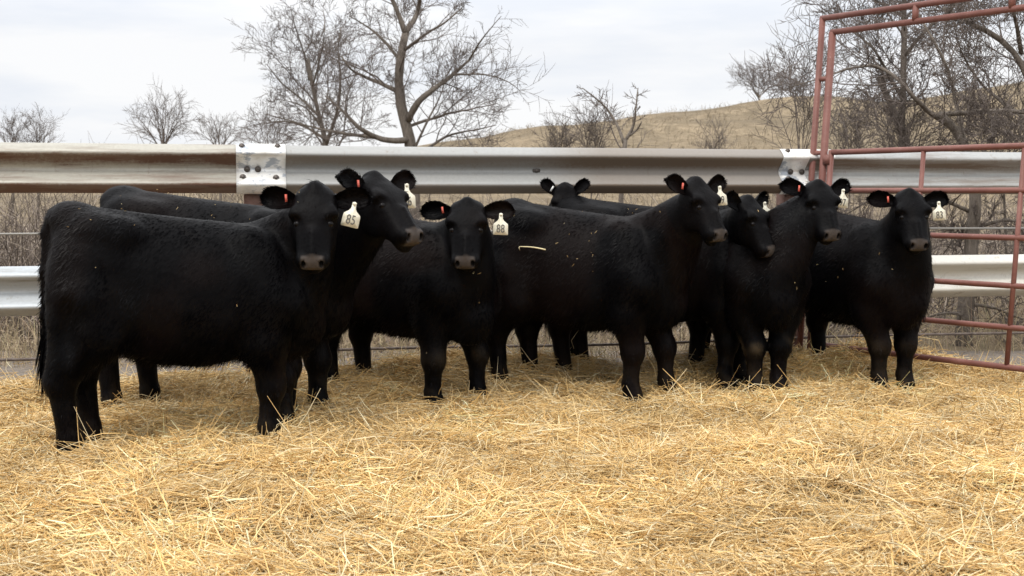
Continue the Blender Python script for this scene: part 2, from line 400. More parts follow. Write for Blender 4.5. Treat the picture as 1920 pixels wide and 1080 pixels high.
# ---------------------------------------------------------------- guardrail fence
fence = empty('guardrail_fence', tuple(FC), 0)
props(fence, 'horizontal guardrail fence of corrugated galvanised steel beams running behind the heifers', 'fence')
prof = np.array([(0.010, 0.156), (0.022, 0.1525), (0.040, 0.140), (0.066, 0.120), (0.079, 0.108), (0.083, 0.097), (0.079, 0.086), (0.066, 0.073),
                 (0.030, 0.040), (0.010, 0.022), (0.002, 0.010), (0, 0), (0.002, -0.010), (0.010, -0.022), (0.030, -0.040), (0.066, -0.073), (0.079, -0.086),
                 (0.083, -0.097), (0.079, -0.108), (0.066, -0.120), (0.040, -0.140), (0.022, -0.1525), (0.010, -0.156)])
def beam(name, t0, t1, zc, mat, parent, off=0.0, seed=0, grow=0.0):
    n = max(2, int((t1 - t0) / 0.06)); ts = np.linspace(t0, t1, n)
    dent = (vnoise(ts, ts * 0 + seed, 0.9, 20) - 0.5) * 0.012
    pr = prof.copy(); pr[:, 1] *= 1 + grow
    rings = []
    for th in (0.0, -0.004):
        for k, (o, z) in enumerate(pr):
            dz = (vnoise(ts, ts * 0 + seed + 3, 1.4, 21) - 0.5) * 0.006
            rings.append((FU[None] * ts[:, None] + FN[None] * (o + th + off + dent)[:, None]) + np.array([0, 0, 1.0])[None] * (zc + z + dz)[:, None])
    m = len(pr); R = np.stack(rings, 1)                     # n, 2m, 3
    order = list(range(m)) + list(range(2 * m - 1, m - 1, -1)); R = R[:, order]
    k = 2 * m; i = np.arange(n - 1)[:, None] * k; j = np.arange(k)[None]; j2 = (j + 1) % k
    qd = np.stack([i + j, i + k + j, i + k + j2, i + j2], -1).reshape(-1, 4)
    al = np.repeat((ts - t0) / (t1 - t0), k); down_shade = np.tile(np.interp(np.concatenate([pr[:, 1], pr[::-1, 1]]), [-0.165, -0.105, -0.085, 0.0, 0.03, 0.08, 0.105, 0.165], [1, 1, 0.1, 0, 0.7, 1, 0.15, 0.05]), n)  # mask for the painted shade: full on slopes that face down
    ends = []
    for e in (0, (n - 1) * k):
        for a in range(m - 1): ends.append([e + a, e + a + 1, e + k - 2 - a, e + k - 1 - a])
    return mesh_np(name, R.reshape(-1, 3), [qd, np.array(ends)], mat, parent, True, {'along': al, 'under': down_shade})
Z1 = CZ + (370 - 320) / 275.6; Z2 = CZ - (531 - 370) / 275.6
s1 = (fence_t(445), fence_t(537)); s2 = (fence_t(1457), fence_t(1553))
m1, m2 = sum(s1) / 2, sum(s2) / 2
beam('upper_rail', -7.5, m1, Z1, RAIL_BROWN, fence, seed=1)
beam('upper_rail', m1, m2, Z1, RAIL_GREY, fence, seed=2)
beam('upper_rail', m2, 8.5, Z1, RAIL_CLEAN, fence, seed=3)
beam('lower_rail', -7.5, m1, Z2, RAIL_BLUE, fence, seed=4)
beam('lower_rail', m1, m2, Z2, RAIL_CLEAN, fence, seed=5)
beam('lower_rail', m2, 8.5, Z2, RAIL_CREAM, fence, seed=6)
def bolt(parent, tt, out, z, r=0.012):
    m = MB(); p = FU * tt + FN * out + np.array([0, 0, z])
    m.tube([p, p + FN * 0.004], [r * 1.7, r * 1.7], 12); m.tube([p + FN * 0.004, p + FN * 0.013], [r, r * 0.9], 6)
    m.build('bolt', BOLT, parent, smooth=False)
for (a, bb) in (s1, s2):
    for zc in (Z1, Z2):
        pl = beam('splice_plate', a, bb, zc, PLATE, fence, off=0.006, seed=int(a * 10) + 30, grow=0.035)
        wd_ = bb - a
        for u_, o_, z_ in ((0.12, 0.04, 0.144), (0.84, 0.04, 0.144), (0.22, 0.008, 0.0), (0.44, 0.008, 0.0), (0.80, 0.05, -0.056), (0.13, 0.045, -0.052)):
            bolt(pl, a + u_ * wd_, o_ + 0.006, zc + z_)
bolt(fence, fence_t(1005), 0.004, Z1 + 0.0, 0.016)
for pxp in (478, 1487):
    m = MB(); tt = fence_t(pxp); m.box(FU * tt - FN * 0.085 + np.array([0, 0, 0.66]), (0.13, 0.13, 1.62), np.stack([FU, FN, np.array([0, 0, 1])]))
    m.build('fence_post', POSTM, fence, smooth=False)
for tt in (m1 - 3.81, m2 + 3.81):
    m = MB(); m.box(FU * tt - FN * 0.085 + np.array([0, 0, 0.66]), (0.13, 0.13, 1.62), np.stack([FU, FN, np.array([0, 0, 1])]))
    m.build('fence_post', POSTM, fence, smooth=False)
def long_tube(name, z, r, mat, seed, wob):
    ts = np.linspace(-7.5, 8.5, 90); m = MB()
    m.tube([FU * a - FN * 0.005 + np.array([0, 0, z + (vnoise(a, seed, 1.7, 22) - 0.5) * wob]) for a in ts], r, 8); m.build(name, mat, fence)
long_tube('cable', CZ - (433 - 370) / 275.6, 0.0075, CABLE, 5, 0.012)
long_tube('bottom_pipe', CZ - (650 - 370) / 275.6, 0.0095, PIPE, 6, 0.02)

# ---------------------------------------------------------------- red tube gate and its overhead bow frame
GA = math.atan(F / 1800.0); GU = np.array([math.cos(GA), -math.sin(GA), 0])       # runs to the right and towards the camera
qg = (1524 - 960) / F; gd = FD0 / (1 - math.tan(FA) * qg) - 0.14
GO = np.array([gd * qg, gd, 0]); gs = F / gd
def gz_(y): return CZ + (370 - y) / gs
frame = empty('bow_gate_frame', tuple(GO)); props(frame, 'tall faded red steel pipe frame with double posts and double overhead bars', 'gate frame')
gate = empty('tube_gate', tuple(GO)); props(gate, 'faded red steel tube gate with six horizontal rails beside the tall frame', 'gate')
lean = np.array([0.055, 0, 1.0])                        # posts lean a little outward with height
def gp(tt, z, back=0.0): return GU * tt + np.array([0.052 * (z - 0.2), 0, z])
m = MB(); m.tube([gp(-0.095, -0.1), gp(-0.095, gz_(37))], 0.0225, 12); m.build('post', GATEM, frame)
m = MB(); m.tube([gp(0.0, -0.1), gp(0.0, gz_(65))], 0.0265, 12); m.build('post', GATEM, frame)
m = MB(); m.tube([gp(-0.105, gz_(37)), gp(3.6, gz_(37))], 0.021, 12); m.build('overhead_bar', GATEM, frame)
m = MB(); m.tube([gp(-0.01, gz_(65)), gp(3.6, gz_(65))], 0.021, 12); m.build('overhead_bar', GATEM, frame)
for z in (gz_(150), gz_(287)):
    m = MB(); m.tube([gp(-0.095, z), gp(0.0, z)], 0.017, 10); m.build('brace', GATEM, frame)
for tt in (0.66, 1.34, 2.4, 3.3):
    m = MB(); m.tube([gp(tt, gz_(65)), gp(tt, gz_(37))], 0.022, 10); m.build('brace', GATEM, frame)
m = MB(); m.tube([gp(3.6, -0.1), gp(3.6, gz_(37))], 0.029, 12); m.build('post', GATEM, frame)
rails = [287, 357, 434, 512, 580, 645]
for i, y in enumerate(rails):
    z = gz_(y); m = MB(); ts = np.linspace(0.055, 3.4, 16)
    m.tube([gp(a, z - (0.006 if i else 0) * math.sin(a)) for a in ts], 0.0195 if i in (0, 5) else 0.0180, 12); m.build('gate_rail', GATEM, gate)
m = MB(); m.tube([gp(0.062, gz_(640)), gp(0.062, gz_(283))], 0.021, 12); m.build('gate_upright', GATEM, gate)
for tt in (0.80, 1.50, 3.4):
    m = MB(); m.tube([gp(tt, gz_(645)), gp(tt - 0.0, gz_(287))], 0.0155, 10); m.build('gate_upright', GATEM, gate)
for y in (300, 600):
    m = MB(); p = gp(0.03, gz_(y)); m.box(p, (0.075, 0.05, 0.07), np.stack([GU, np.array([GU[1], -GU[0], 0]), np.array([0, 0, 1])])); m.build('hinge', GATEM, gate, smooth=False)

# ---------------------------------------------------------------- bare trees
def norm(a): return a / (np.linalg.norm(a) + 1e-9)
class Tree:
    def __init__(s, seed): s.trunk = MB(); s.crown = MB(); s.r = np.random.default_rng(seed); s.count = 0
    def limb(s, pts, r0, r1, lvl, kids=7, klen=0.5, into='trunk', rough=0.02, maxl=4, rmin=0.004, spread=1.1, trop=0.08, tstart=0.15):
        """a polyline limb, then children along it"""
        pts = np.asarray(pts, float)
        seg = np.concatenate([[0], np.cumsum(np.linalg.norm(np.diff(pts, axis=0), axis=1))]); Lt = seg[-1]
        n = max(4, int(len(pts) * 3)); u = np.linspace(0, Lt, n)
        cp = np.stack([np.interp(u, seg, pts[:, k]) for k in range(3)], -1)
        for _ in range(2): cp[1:-1] = (cp[:-2] + 2 * cp[1:-1] + cp[2:]) / 4
        cp[1:] += s.r.normal(0, rough * Lt / n, (n - 1, 3))
        rad = np.linspace(r0, r1, n) * 0.64 * (1 + s.r.normal(0, 0.04, n))
        (s.trunk if into == 'trunk' else s.crown).tube(cp, rad, 9 if into == 'trunk' else 5, True)
        s.kids(cp, rad, Lt, lvl, kids, klen, maxl, rmin, spread, trop, tstart)
    def kids(s, cp, rad, Lt, lvl, kids, klen, maxl, rmin, spread, trop, tstart):
        if lvl >= maxl: return
        n = len(cp); r = s.r
        for k in range(kids):
            f = tstart + (1 - tstart) * (k + r.random()) / kids; x = f * (n - 1); i = min(int(x), n - 2)
            p = cp[i] + (cp[i + 1] - cp[i]) * (x - i); d0 = norm(cp[i + 1] - cp[i])
            side = norm(np.cross(d0, r.normal(0, 1, 3)))
            d = norm(d0 * (1.0 - 0.25 * r.random()) + side * spread * (0.6 + 0.6 * r.random()) + np.array([0, 0, trop]))
            ln = Lt * klen * 1.18 * (0.5 + 0.8 * r.random()) * (1 - 0.40 * f); rr = max(rmin, min(rad[i] * 0.5, ln * 0.013 + 0.0015))
            s.branch(p, d, ln, rr, lvl + 1, maxl, rmin, spread, trop, klen)
    def branch(s, p, d, ln, rr, lvl, maxl, rmin, spread, trop, klen):
        r = s.r; m = 6 if lvl < maxl else 4; pts = [p]; dd = d
        for i in range(m):
            dd = norm(dd + r.normal(0, 0.14, 3) + np.array([0, 0, trop * 0.25])); p = p + dd * (ln / m); pts.append(p)
        pts = np.array(pts); rad = np.linspace(rr, max(rmin * 0.45, rr * 0.25), m + 1)
        s.crown.tube(pts, rad, 5 if rr > 0.02 else 3, False); s.count += 1
        nk = {1: 8, 2: 7, 3: 5, 4: 4}.get(lvl, 3)
        s.kids(pts, rad, ln, lvl, nk, max(klen, 0.56), maxl, rmin, spread * 0.9, trop, 0.2)
    def done(s, name, base, label, cat='tree', group=None, mats=(None, None)):
        root = empty(name, tuple(base)); props(root, label, cat, group)
        for mb, nm, mt in ((s.trunk, 'trunk', mats[0] or BARK), (s.crown, 'crown', mats[1] or TWIG)):
            if mb.v:
                mb.v = [q - np.asarray(base) for q in mb.v]; mb.build(nm, mt, root)
        return root
def gp_base(px, d):
    x = (px - 960) / F * d; return np.array([x, d, float(field_z(np.array(x), np.array(d))) if d > 9 else 0.0])
def pix(pts, d, jit, seed):
    r = np.random.default_rng(seed); dd = 0; out = []
    for k, (a, bb) in enumerate(pts):
        dd = dd * 0.6 + (r.normal(0, jit) if k else 0.0); out.append(P(a, bb, d + dd))
    return out

# the big tree in the middle
GRP = 'bare trees beyond the fence'
D = 21.0; T = Tree(11); bs = gp_base(778, D)
T.limb([bs - [0, 0, 0.1]] + pix([(774, 330), (770, 262), (754, 215), (746, 160), (750, 105), (760, 62)], D, 0.06, 1), 0.215, 0.10, 0, 4, 0.3, tstart=0.6)
T.limb(pix([(760, 62), (745, 20), (722, -30), (715, -90)], D, 0.2, 2), 0.075, 0.03, 1, 8, 0.42)
T.limb(pix([(760, 62), (785, 25), (790, -30), (805, -90)], D, 0.2, 3), 0.08, 0.03, 1, 8, 0.42)
T.limb(pix([(766, 225), (782, 190), (812, 168), (850, 140), (880, 112)], D, 0.3, 4), 0.10, 0.035, 1, 12, 0.55, tstart=0.3)
T.limb(pix([(850, 140), (905, 138), (950, 150), (975, 170)], D, 0.3, 5), 0.03, 0.008, 2, 10, 0.42)
T.limb(pix([(880, 112), (905, 70), (940, 30)], D, 0.3, 15), 0.032, 0.008, 2, 8, 0.42)
T.limb(pix([(750, 175), (720, 158), (690, 147), (655, 130), (640, 105)], D, 0.3, 6), 0.065, 0.02, 1, 10, 0.42)
T.limb(pix([(748, 110), (715, 70), (690, 50), (655, 30)], D, 0.3, 7), 0.05, 0.012, 1, 9, 0.42)
T.limb(pix([(757, 95), (800, 62), (840, 40), (870, 10)], D, 0.3, 8), 0.05, 0.012, 1, 9, 0.42)
T.limb(pix([(768, 262), (735, 266), (705, 258), (672, 240), (640, 205), (610, 180)], D, 0.3, 9), 0.085, 0.025, 1, 10, 0.42, tstart=0.3)
T.limb(pix([(705, 258), (640, 250), (590, 240), (540, 225), (500, 215)], D, 0.3, 12), 0.05, 0.010, 1, 13, 0.45)
T.limb(pix([(764, 238), (830, 215), (880, 205), (930, 195)], D, 0.4, 13), 0.045, 0.010, 1, 11, 0.42)
T.limb(pix([(770, 300), (835, 255), (880, 245), (930, 235)], D, 0.4, 14), 0.045, 0.010, 1, 11, 0.42)
T.limb(pix([(772, 290), (800, 230), (822, 190), (836, 150)], D, 0.4, 16), 0.04, 0.010, 1, 10, 0.42)
T.done('bare_tree', bs, 'big bare tree with thick forked trunk standing behind the middle of the fence', group=GRP)
# the thinner tree to its left
D = 23.0; T = Tree(12); bs = gp_base(622, D)
T.limb([bs - [0, 0, 0.1]] + pix([(620, 330), (612, 270), (598, 215), (584, 160), (578, 110)], D, 0.1, 21), 0.12, 0.045, 0, 10, 0.36, tstart=0.45)
T.limb(pix([(612, 270), (632, 215), (640, 150), (632, 90), (640, 50)], D, 0.3, 22), 0.06, 0.012, 1, 9, 0.32)
T.limb(pix([(600, 220), (560, 180), (530, 160), (500, 120)], D, 0.3, 23), 0.045, 0.010, 1, 9, 0.33)
T.limb(pix([(580, 150), (570, 95), (552, 50), (545, 10)], D, 0.3, 24), 0.038, 0.008, 1, 8, 0.32)
T.limb(pix([(612, 262), (570, 235), (530, 225), (480, 235)], D, 0.3, 25), 0.045, 0.008, 1, 9, 0.33)
T.limb(pix([(585, 165), (600, 110), (610, 60), (606, 20)], D, 0.3, 26), 0.03, 0.008, 1, 8, 0.32)
T.limb(pix([(604, 240), (575, 200), (545, 190), (515, 185)], D, 0.3, 27), 0.035, 0.008, 1, 8, 0.33)
T.done('bare_tree', bs, 'slender many-branched bare tree just left of the big forked tree', group=GRP)
def fan_tree(px, top, fork, wpx, d, seed, label, n=9, r=0.09, rmin=0.005, kids=9, group=GRP, name='bare_tree', amax=1.15, maxl=3, cat='tree', lean=0.0):
    """short trunk, then limbs fanning out to a rounded crown"""
    T = Tree(seed); q = T.r; bs = gp_base(px, d); s = F / d; fk = P(px, fork, d); hh = P(px, top, d)[2] - fk[2]; ww = wpx / s
    if fk[2] > bs[2] + 0.1: T.limb([bs - [0, 0, 0.15], bs * 0.5 + fk * 0.5 + [q.normal(0, 0.04), 0, 0], fk], r, r * 0.75, 0, 2, 0.3, maxl=0)
    for k in range(n):
        a = lean + amax * ((k + 0.5 + q.normal(0, 0.2)) / n * 2 - 1); az = q.normal(0, 0.6); rr = 0.8 + 0.25 * q.random()
        tip = fk + np.array([math.sin(a) * ww, math.sin(az) * ww * 0.6, math.cos(a) * hh]) * rr
        st = fk - np.array([0, 0, q.random() * 0.35 * (fk[2] - bs[2]) * 0.6]); m = st * 0.5 + tip * 0.5 + np.array([-math.sin(a) * 0.08 * ww, 0, 0.07 * hh]) + q.normal(0, 0.04 * ww, 3)
        T.limb([st, m, tip], r * (0.30 + 0.16 * q.random()), rmin * 0.8, 1, kids, 0.46, into='crown', maxl=maxl, rmin=rmin, spread=0.95, trop=0.10, tstart=0.22, rough=0.05)
    return T.done(name, bs, label, cat, group)
fan_tree(306, 182, 262, 68, 34, 31, 'small round-crowned bare tree alone above the left part of the rail', 10, 0.10, kids=10)
fan_tree(412, 218, 275, 55, 37, 32, 'low bare treetop close to the left of the bolted splice plate', 8, 0.08)
fan_tree(24, 214, 285, 38, 40, 33, 'bare treetop at the far left edge of the sky, left one of a touching pair', 8, 0.08)
fan_tree(72, 212, 285, 36, 40, 34, 'bare treetop at the far left edge of the sky, right one of a touching pair', 8, 0.08)
fan_tree(505, 210, 290, 60, 34, 35, 'low bare tree under the outer left twigs of the slender tree', 9, 0.07)
# two-stemmed dead tree in front of the hill
D = 17.0; T = Tree(13); bs = gp_base(1160, D)
T.limb([bs - [0, 0, 0.1]] + pix([(1165, 340), (1170, 278), (1172, 262)], D, 0.05, 31), 0.065, 0.05, 0, 2, 0.5, tstart=0.7, maxl=2)
T.limb(pix([(1170, 268), (1158, 235), (1140, 205), (1118, 185), (1092, 165)], D, 0.15, 32), 0.040, 0.010, 1, 10, 0.24, maxl=3, rmin=0.005)
T.limb(pix([(1172, 264), (1188, 240), (1192, 205), (1196, 165)], D, 0.15, 33), 0.040, 0.010, 1, 10, 0.24, maxl=3, rmin=0.005)
T.limb(pix([(1180, 255), (1196, 243), (1203, 228)], D, 0.1, 34), 0.025, 0.012, 1, 2, 0.3, maxl=2, rmin=0.005)
T.done('dead_tree', bs, 'two-stemmed dead tree forking in a V in front of the hill', group=GRP)
GB = 'bare bushes beyond the fence'
fan_tree(1112, 200, 310, 50, 20, 36, 'twiggy grey bush leaning against the left of the forked dead tree', 9, 0.024, 0.004, 8, GB, 'bare_bush', 0.7, cat='bush')
fan_tree(1052, 232, 320, 46, 22, 37, 'thin low bush at the foot of the hill left of the dead tree', 10, 0.025, 0.004, 9, GB, 'bare_bush', 0.8, cat='bush')
fan_tree(1422, 118, 182, 62, 97, 38, 'bare tree standing on the crest of the hill', 11, 0.15, 0.013, 12)
fan_tree(1484, 140, 184, 50, 98, 39, 'lower bare tree on the crest, right beside the hill-top tree', 9, 0.13, 0.013, 11)
fan_tree(1502, 92, 292, 105, 13.5, 41, 'tall fan-shaped bush of thin upright stems just left of the gate posts', 9, 0.022, 0.0035, 7, GB, 'bare_bush', 0.75, cat='bush')
fan_tree(1592, 200, 300, 60, 15.5, 42, 'bush of wispy stems seen between the gate posts and the big right tree', 8, 0.02, 0.004, 8, GB, 'bare_bush', 0.8, cat='bush')
fan_tree(1690, 170, 330, 95, 12.5, 43, 'brushy bush of many stems at the foot of the right trunks', 11, 0.024, 0.0035, 8, GB, 'bare_bush', 0.9, cat='bush')
fan_tree(1880, 120, 330, 120, 12.5, 44, 'thorny bush at the right edge above the gate', 11, 0.024, 0.0035, 8, GB, 'bare_bush', 0.9, cat='bush')
fan_tree(1340, 238, 330, 40, 24, 45, 'tiny low bush halfway along the rail below the hill', 8, 0.02, 0.004, 7, GB, 'bare_bush', 0.9, cat='bush')
# the leaning tree group on the right
D = 9.9; T = Tree(14); bs = gp_base(1812, D)
T.limb([bs - [0, 0, 0.1]] + pix([(1812, 560), (1822, 450), (1830, 380), (1826, 310), (1796, 245), (1762, 214)], D, 0.05, 41), 0.115, 0.045, 0, 9, 0.22, tstart=0.2, rmin=0.003)
T.limb(pix([(1790, 240), (1745, 215), (1710, 180), (1680, 140), (1640, 122), (1590, 128), (1530, 150), (1475, 165)], D, 0.2, 42), 0.034, 0.005, 1, 16, 0.28, rmin=0.0028)
T.limb(pix([(1765, 215), (1820, 212), (1870, 206), (1960, 214)], D, 0.1, 43), 0.034, 0.024, 1, 11, 0.35, rmin=0.003)
T.limb(pix([(1825, 340), (1790, 180), (1775, 115), (1740, 60), (1720, 20), (1690, -40)], D, 0.25, 44), 0.034, 0.008, 1, 15, 0.35, rmin=0.003)
T.limb(pix([(1826, 400), (1760, 370), (1700, 350), (1640, 370), (1590, 400)], D, 0.2, 45), 0.028, 0.006, 1, 14, 0.35, rmin=0.003)
T.limb(pix([(1822, 430), (1880, 410), (1930, 420), (1990, 400)], D, 0.2, 46), 0.028, 0.006, 1, 12, 0.35, rmin=0.003)
T.limb(pix([(1816, 590), (1770, 585), (1720, 600), (1690, 640)], D, 0.2, 47), 0.022, 0.006, 1, 9, 0.35, rmin=0.003)
T.limb(pix([(1818, 570), (1860, 575), (1920, 600), (1960, 610)], D, 0.2, 48), 0.022, 0.006, 1, 9, 0.35, rmin=0.003)
T.done('leaning_tree', bs, 'gnarled tree close behind the gate with a thick grey trunk and sideways limb', group=GRP)
D = 13.0; T = Tree(15); bs = gp_base(1692, D)
T.limb([bs - [0, 0, 0.1]] + pix([(1694, 400), (1690, 280), (1692, 180), (1696, 100), (1692, 20), (1700, -60)], D, 0.05, 51), 0.07, 0.04, 0, 14, 0.26, tstart=0.4, rmin=0.004)
T.limb(pix([(1705, 290), (1680, 215), (1655, 165), (1648, 145)], D, 0.1, 52), 0.062, 0.05, 1, 6, 0.4, rmin=0.004)
T.limb(pix([(1692, 185), (1665, 140), (1640, 90), (1600, 60), (1550, 20)], D, 0.3, 53), 0.03, 0.006, 1, 15, 0.35, rmin=0.0035)
T.limb(pix([(1694, 110), (1730, 60), (1780, 20), (1830, -30)], D, 0.3, 54), 0.034, 0.008, 1, 14, 0.35, rmin=0.0035)
T.limb(pix([(1690, 30), (1640, 0), (1590, -20), (1540, -30)], D, 0.3, 55), 0.024, 0.006, 1, 14, 0.35, rmin=0.0035)
T.done('bare_tree', bs, 'upright bare tree with pale straight trunk seen through the overhead frame', group=GRP)
D = 11.5; T = Tree(16); bs = gp_base(1990, D)
T.limb([bs - [0, 0, 0.1]] + pix([(1975, 330), (1950, 210), (1915, 105), (1870, 66), (1815, 42), (1770, 15)], D, 0.1, 61), 0.085, 0.03, 0, 15, 0.28, tstart=0.3, rmin=0.0035)
T.limb(pix([(1915, 100), (1905, 40), (1890, -10), (1880, -80)], D, 0.2, 62), 0.035, 0.010, 1, 14, 0.4, rmin=0.0035)
T.limb(pix([(1950, 240), (1890, 200), (1840, 160), (1800, 100), (1790, 50)], D, 0.25, 63), 0.032, 0.008, 1, 14, 0.35, rmin=0.0035)
T.done('bare_tree', bs, 'thick-limbed bare tree arching in from the right edge of the picture', group=GRP)

# dry brush and grass behind the fence: uncountable masses
def arcs(n, x, y, h, sp, mb_r, seed, k=3):
    r = np.random.default_rng(seed); az = r.random(n) * 6.283; ln = h * (0.5 + r.random(n)); tl = np.clip(r.normal(0.5, 0.35, n) * sp, -1.4, 1.45)
    z0 = np.where(y > 9, field_z(x, y), 0) - 0.02 + np.where(r.random(n) < 0.45, r.random(n) * h * 0.6, 0)
    base = np.stack([x, y, z0], -1); hd = np.stack([np.cos(az), np.sin(az), np.zeros(n)], -1)
    pts = []
    for f in (0, 0.35, 0.7, 1.0):
        a = tl * (0.45 + 0.75 * f)
        pts.append(base + hd * (np.sin(a) * ln * f)[:, None] + np.array([0, 0, 1.0]) * (np.cos(a) * ln * f)[:, None] + r.normal(0, 0.025, (n, 3)) * f * ln[:, None] * 2)
    rad = mb_r * (0.6 + 0.8 * r.random(n)); V = []
    for p, g in zip(pts, (1, 0.85, 0.6, 0.3)):
        for a in range(3):
            th = a * 2.094; V.append(p + (np.array([1.0, 0, 0]) * math.cos(th) + np.array([0, 0.7, 0.7]) * math.sin(th)) * (rad * g)[:, None])
    V = np.stack(V, 1).reshape(-1, 3); q = []
    for rr in (0, 3, 6):
        for a in range(3): q.append([rr + a, rr + (a + 1) % 3, rr + 3 + (a + 1) % 3, rr + 3 + a])
    return V, (np.array(q)[None] + (np.arange(n) * 12)[:, None, None]).reshape(-1, 4)
nb = 21000
by = 9.4 + 12 * rng.random(nb) ** 1.4; bx = (rng.random(nb) * 2 - 1) * (0.46 * by + 0.4)
dens = np.clip(vnoise(bx, by, 1.6, 31) * 1.5 - 0.15, 0.1, 1) * np.where((bx / by > -0.16) & (bx / by < 0.21), 0.35, 1.25)
kp = (rng.random(nb) < dens) & (fence_dist(bx, by) < -1.1); bx, by = bx[kp], by[kp]
v, q = arcs(len(bx), bx, by, 0.8 + 0.45 * (by - 9) / 10, 1.9, 0.0052, 5)
bc = np.array([[0.075, 0.058, 0.048], [0.15, 0.12, 0.10], [0.26, 0.215, 0.175], [0.36, 0.30, 0.24]])[rng.choice(4, len(bx), p=[0.34, 0.26, 0.25, 0.15])] * (0.8 + 0.4 * rng.random((len(bx), 1)))
o = mesh_np('brush', v, q, GRASSM, smooth=False, attrs={'tint': np.repeat(bc, 12, 0)}); props(o, 'tangled grey brown leafless brush growing behind the fence', 'brush', kind='stuff')
ng = 42000
gy_ = 8.6 + 16 * rng.random(ng) ** 1.5; gx_ = (rng.random(ng) * 2 - 1) * (0.46 * gy_ + 0.5)
kp = (fence_dist(gx_, gy_) < -0.12) & (rng.random(ng) < 0.25 + 0.75 * vnoise(gx_, gy_, 0.7, 33)); gx_, gy_ = gx_[kp], gy_[kp]; ng = len(gx_)
v, q = arcs(ng, gx_, gy_, 0.30, 1.3, 0.0024, 6)
gc = np.array([0.42, 0.335, 0.22]) * (0.6 + 0.7 * rng.random((ng, 1))) * np.array([1, 1, 1]) + rng.normal(0, 0.012, (ng, 3))
o = mesh_np('dry_grass', v, q, GRASSM, smooth=False, attrs={'tint': np.clip(np.repeat(gc, 12, 0), 0.02, 0.8)})
props(o, 'dry tan grass growing behind the fence', 'grass', kind='stuff')
nh = 13000
hy = 24 + 78 * rng.random(nh); hx = -6 * hy / 100 + rng.random(nh) * hy * 0.52
kp = rng.random(nh) < np.clip(vnoise(hx, hy, 3.0, 35) * 1.7 - 0.45, 0.05, 1); hx, hy = hx[kp], hy[kp]; nh = len(hx)
v, q = arcs(nh, hx, hy, 0.24 + 0.002 * hy, 1.7, 0.014, 8)
gc = np.array([0.27, 0.215, 0.145]) * (0.55 + 0.75 * rng.random((nh, 1)))
o = mesh_np('hill_grass', v, q, GRASSM, smooth=False, attrs={'tint': np.repeat(gc, 12, 0)})
props(o, 'tufts of dry prairie grass covering the hillside', 'grass', kind='stuff')

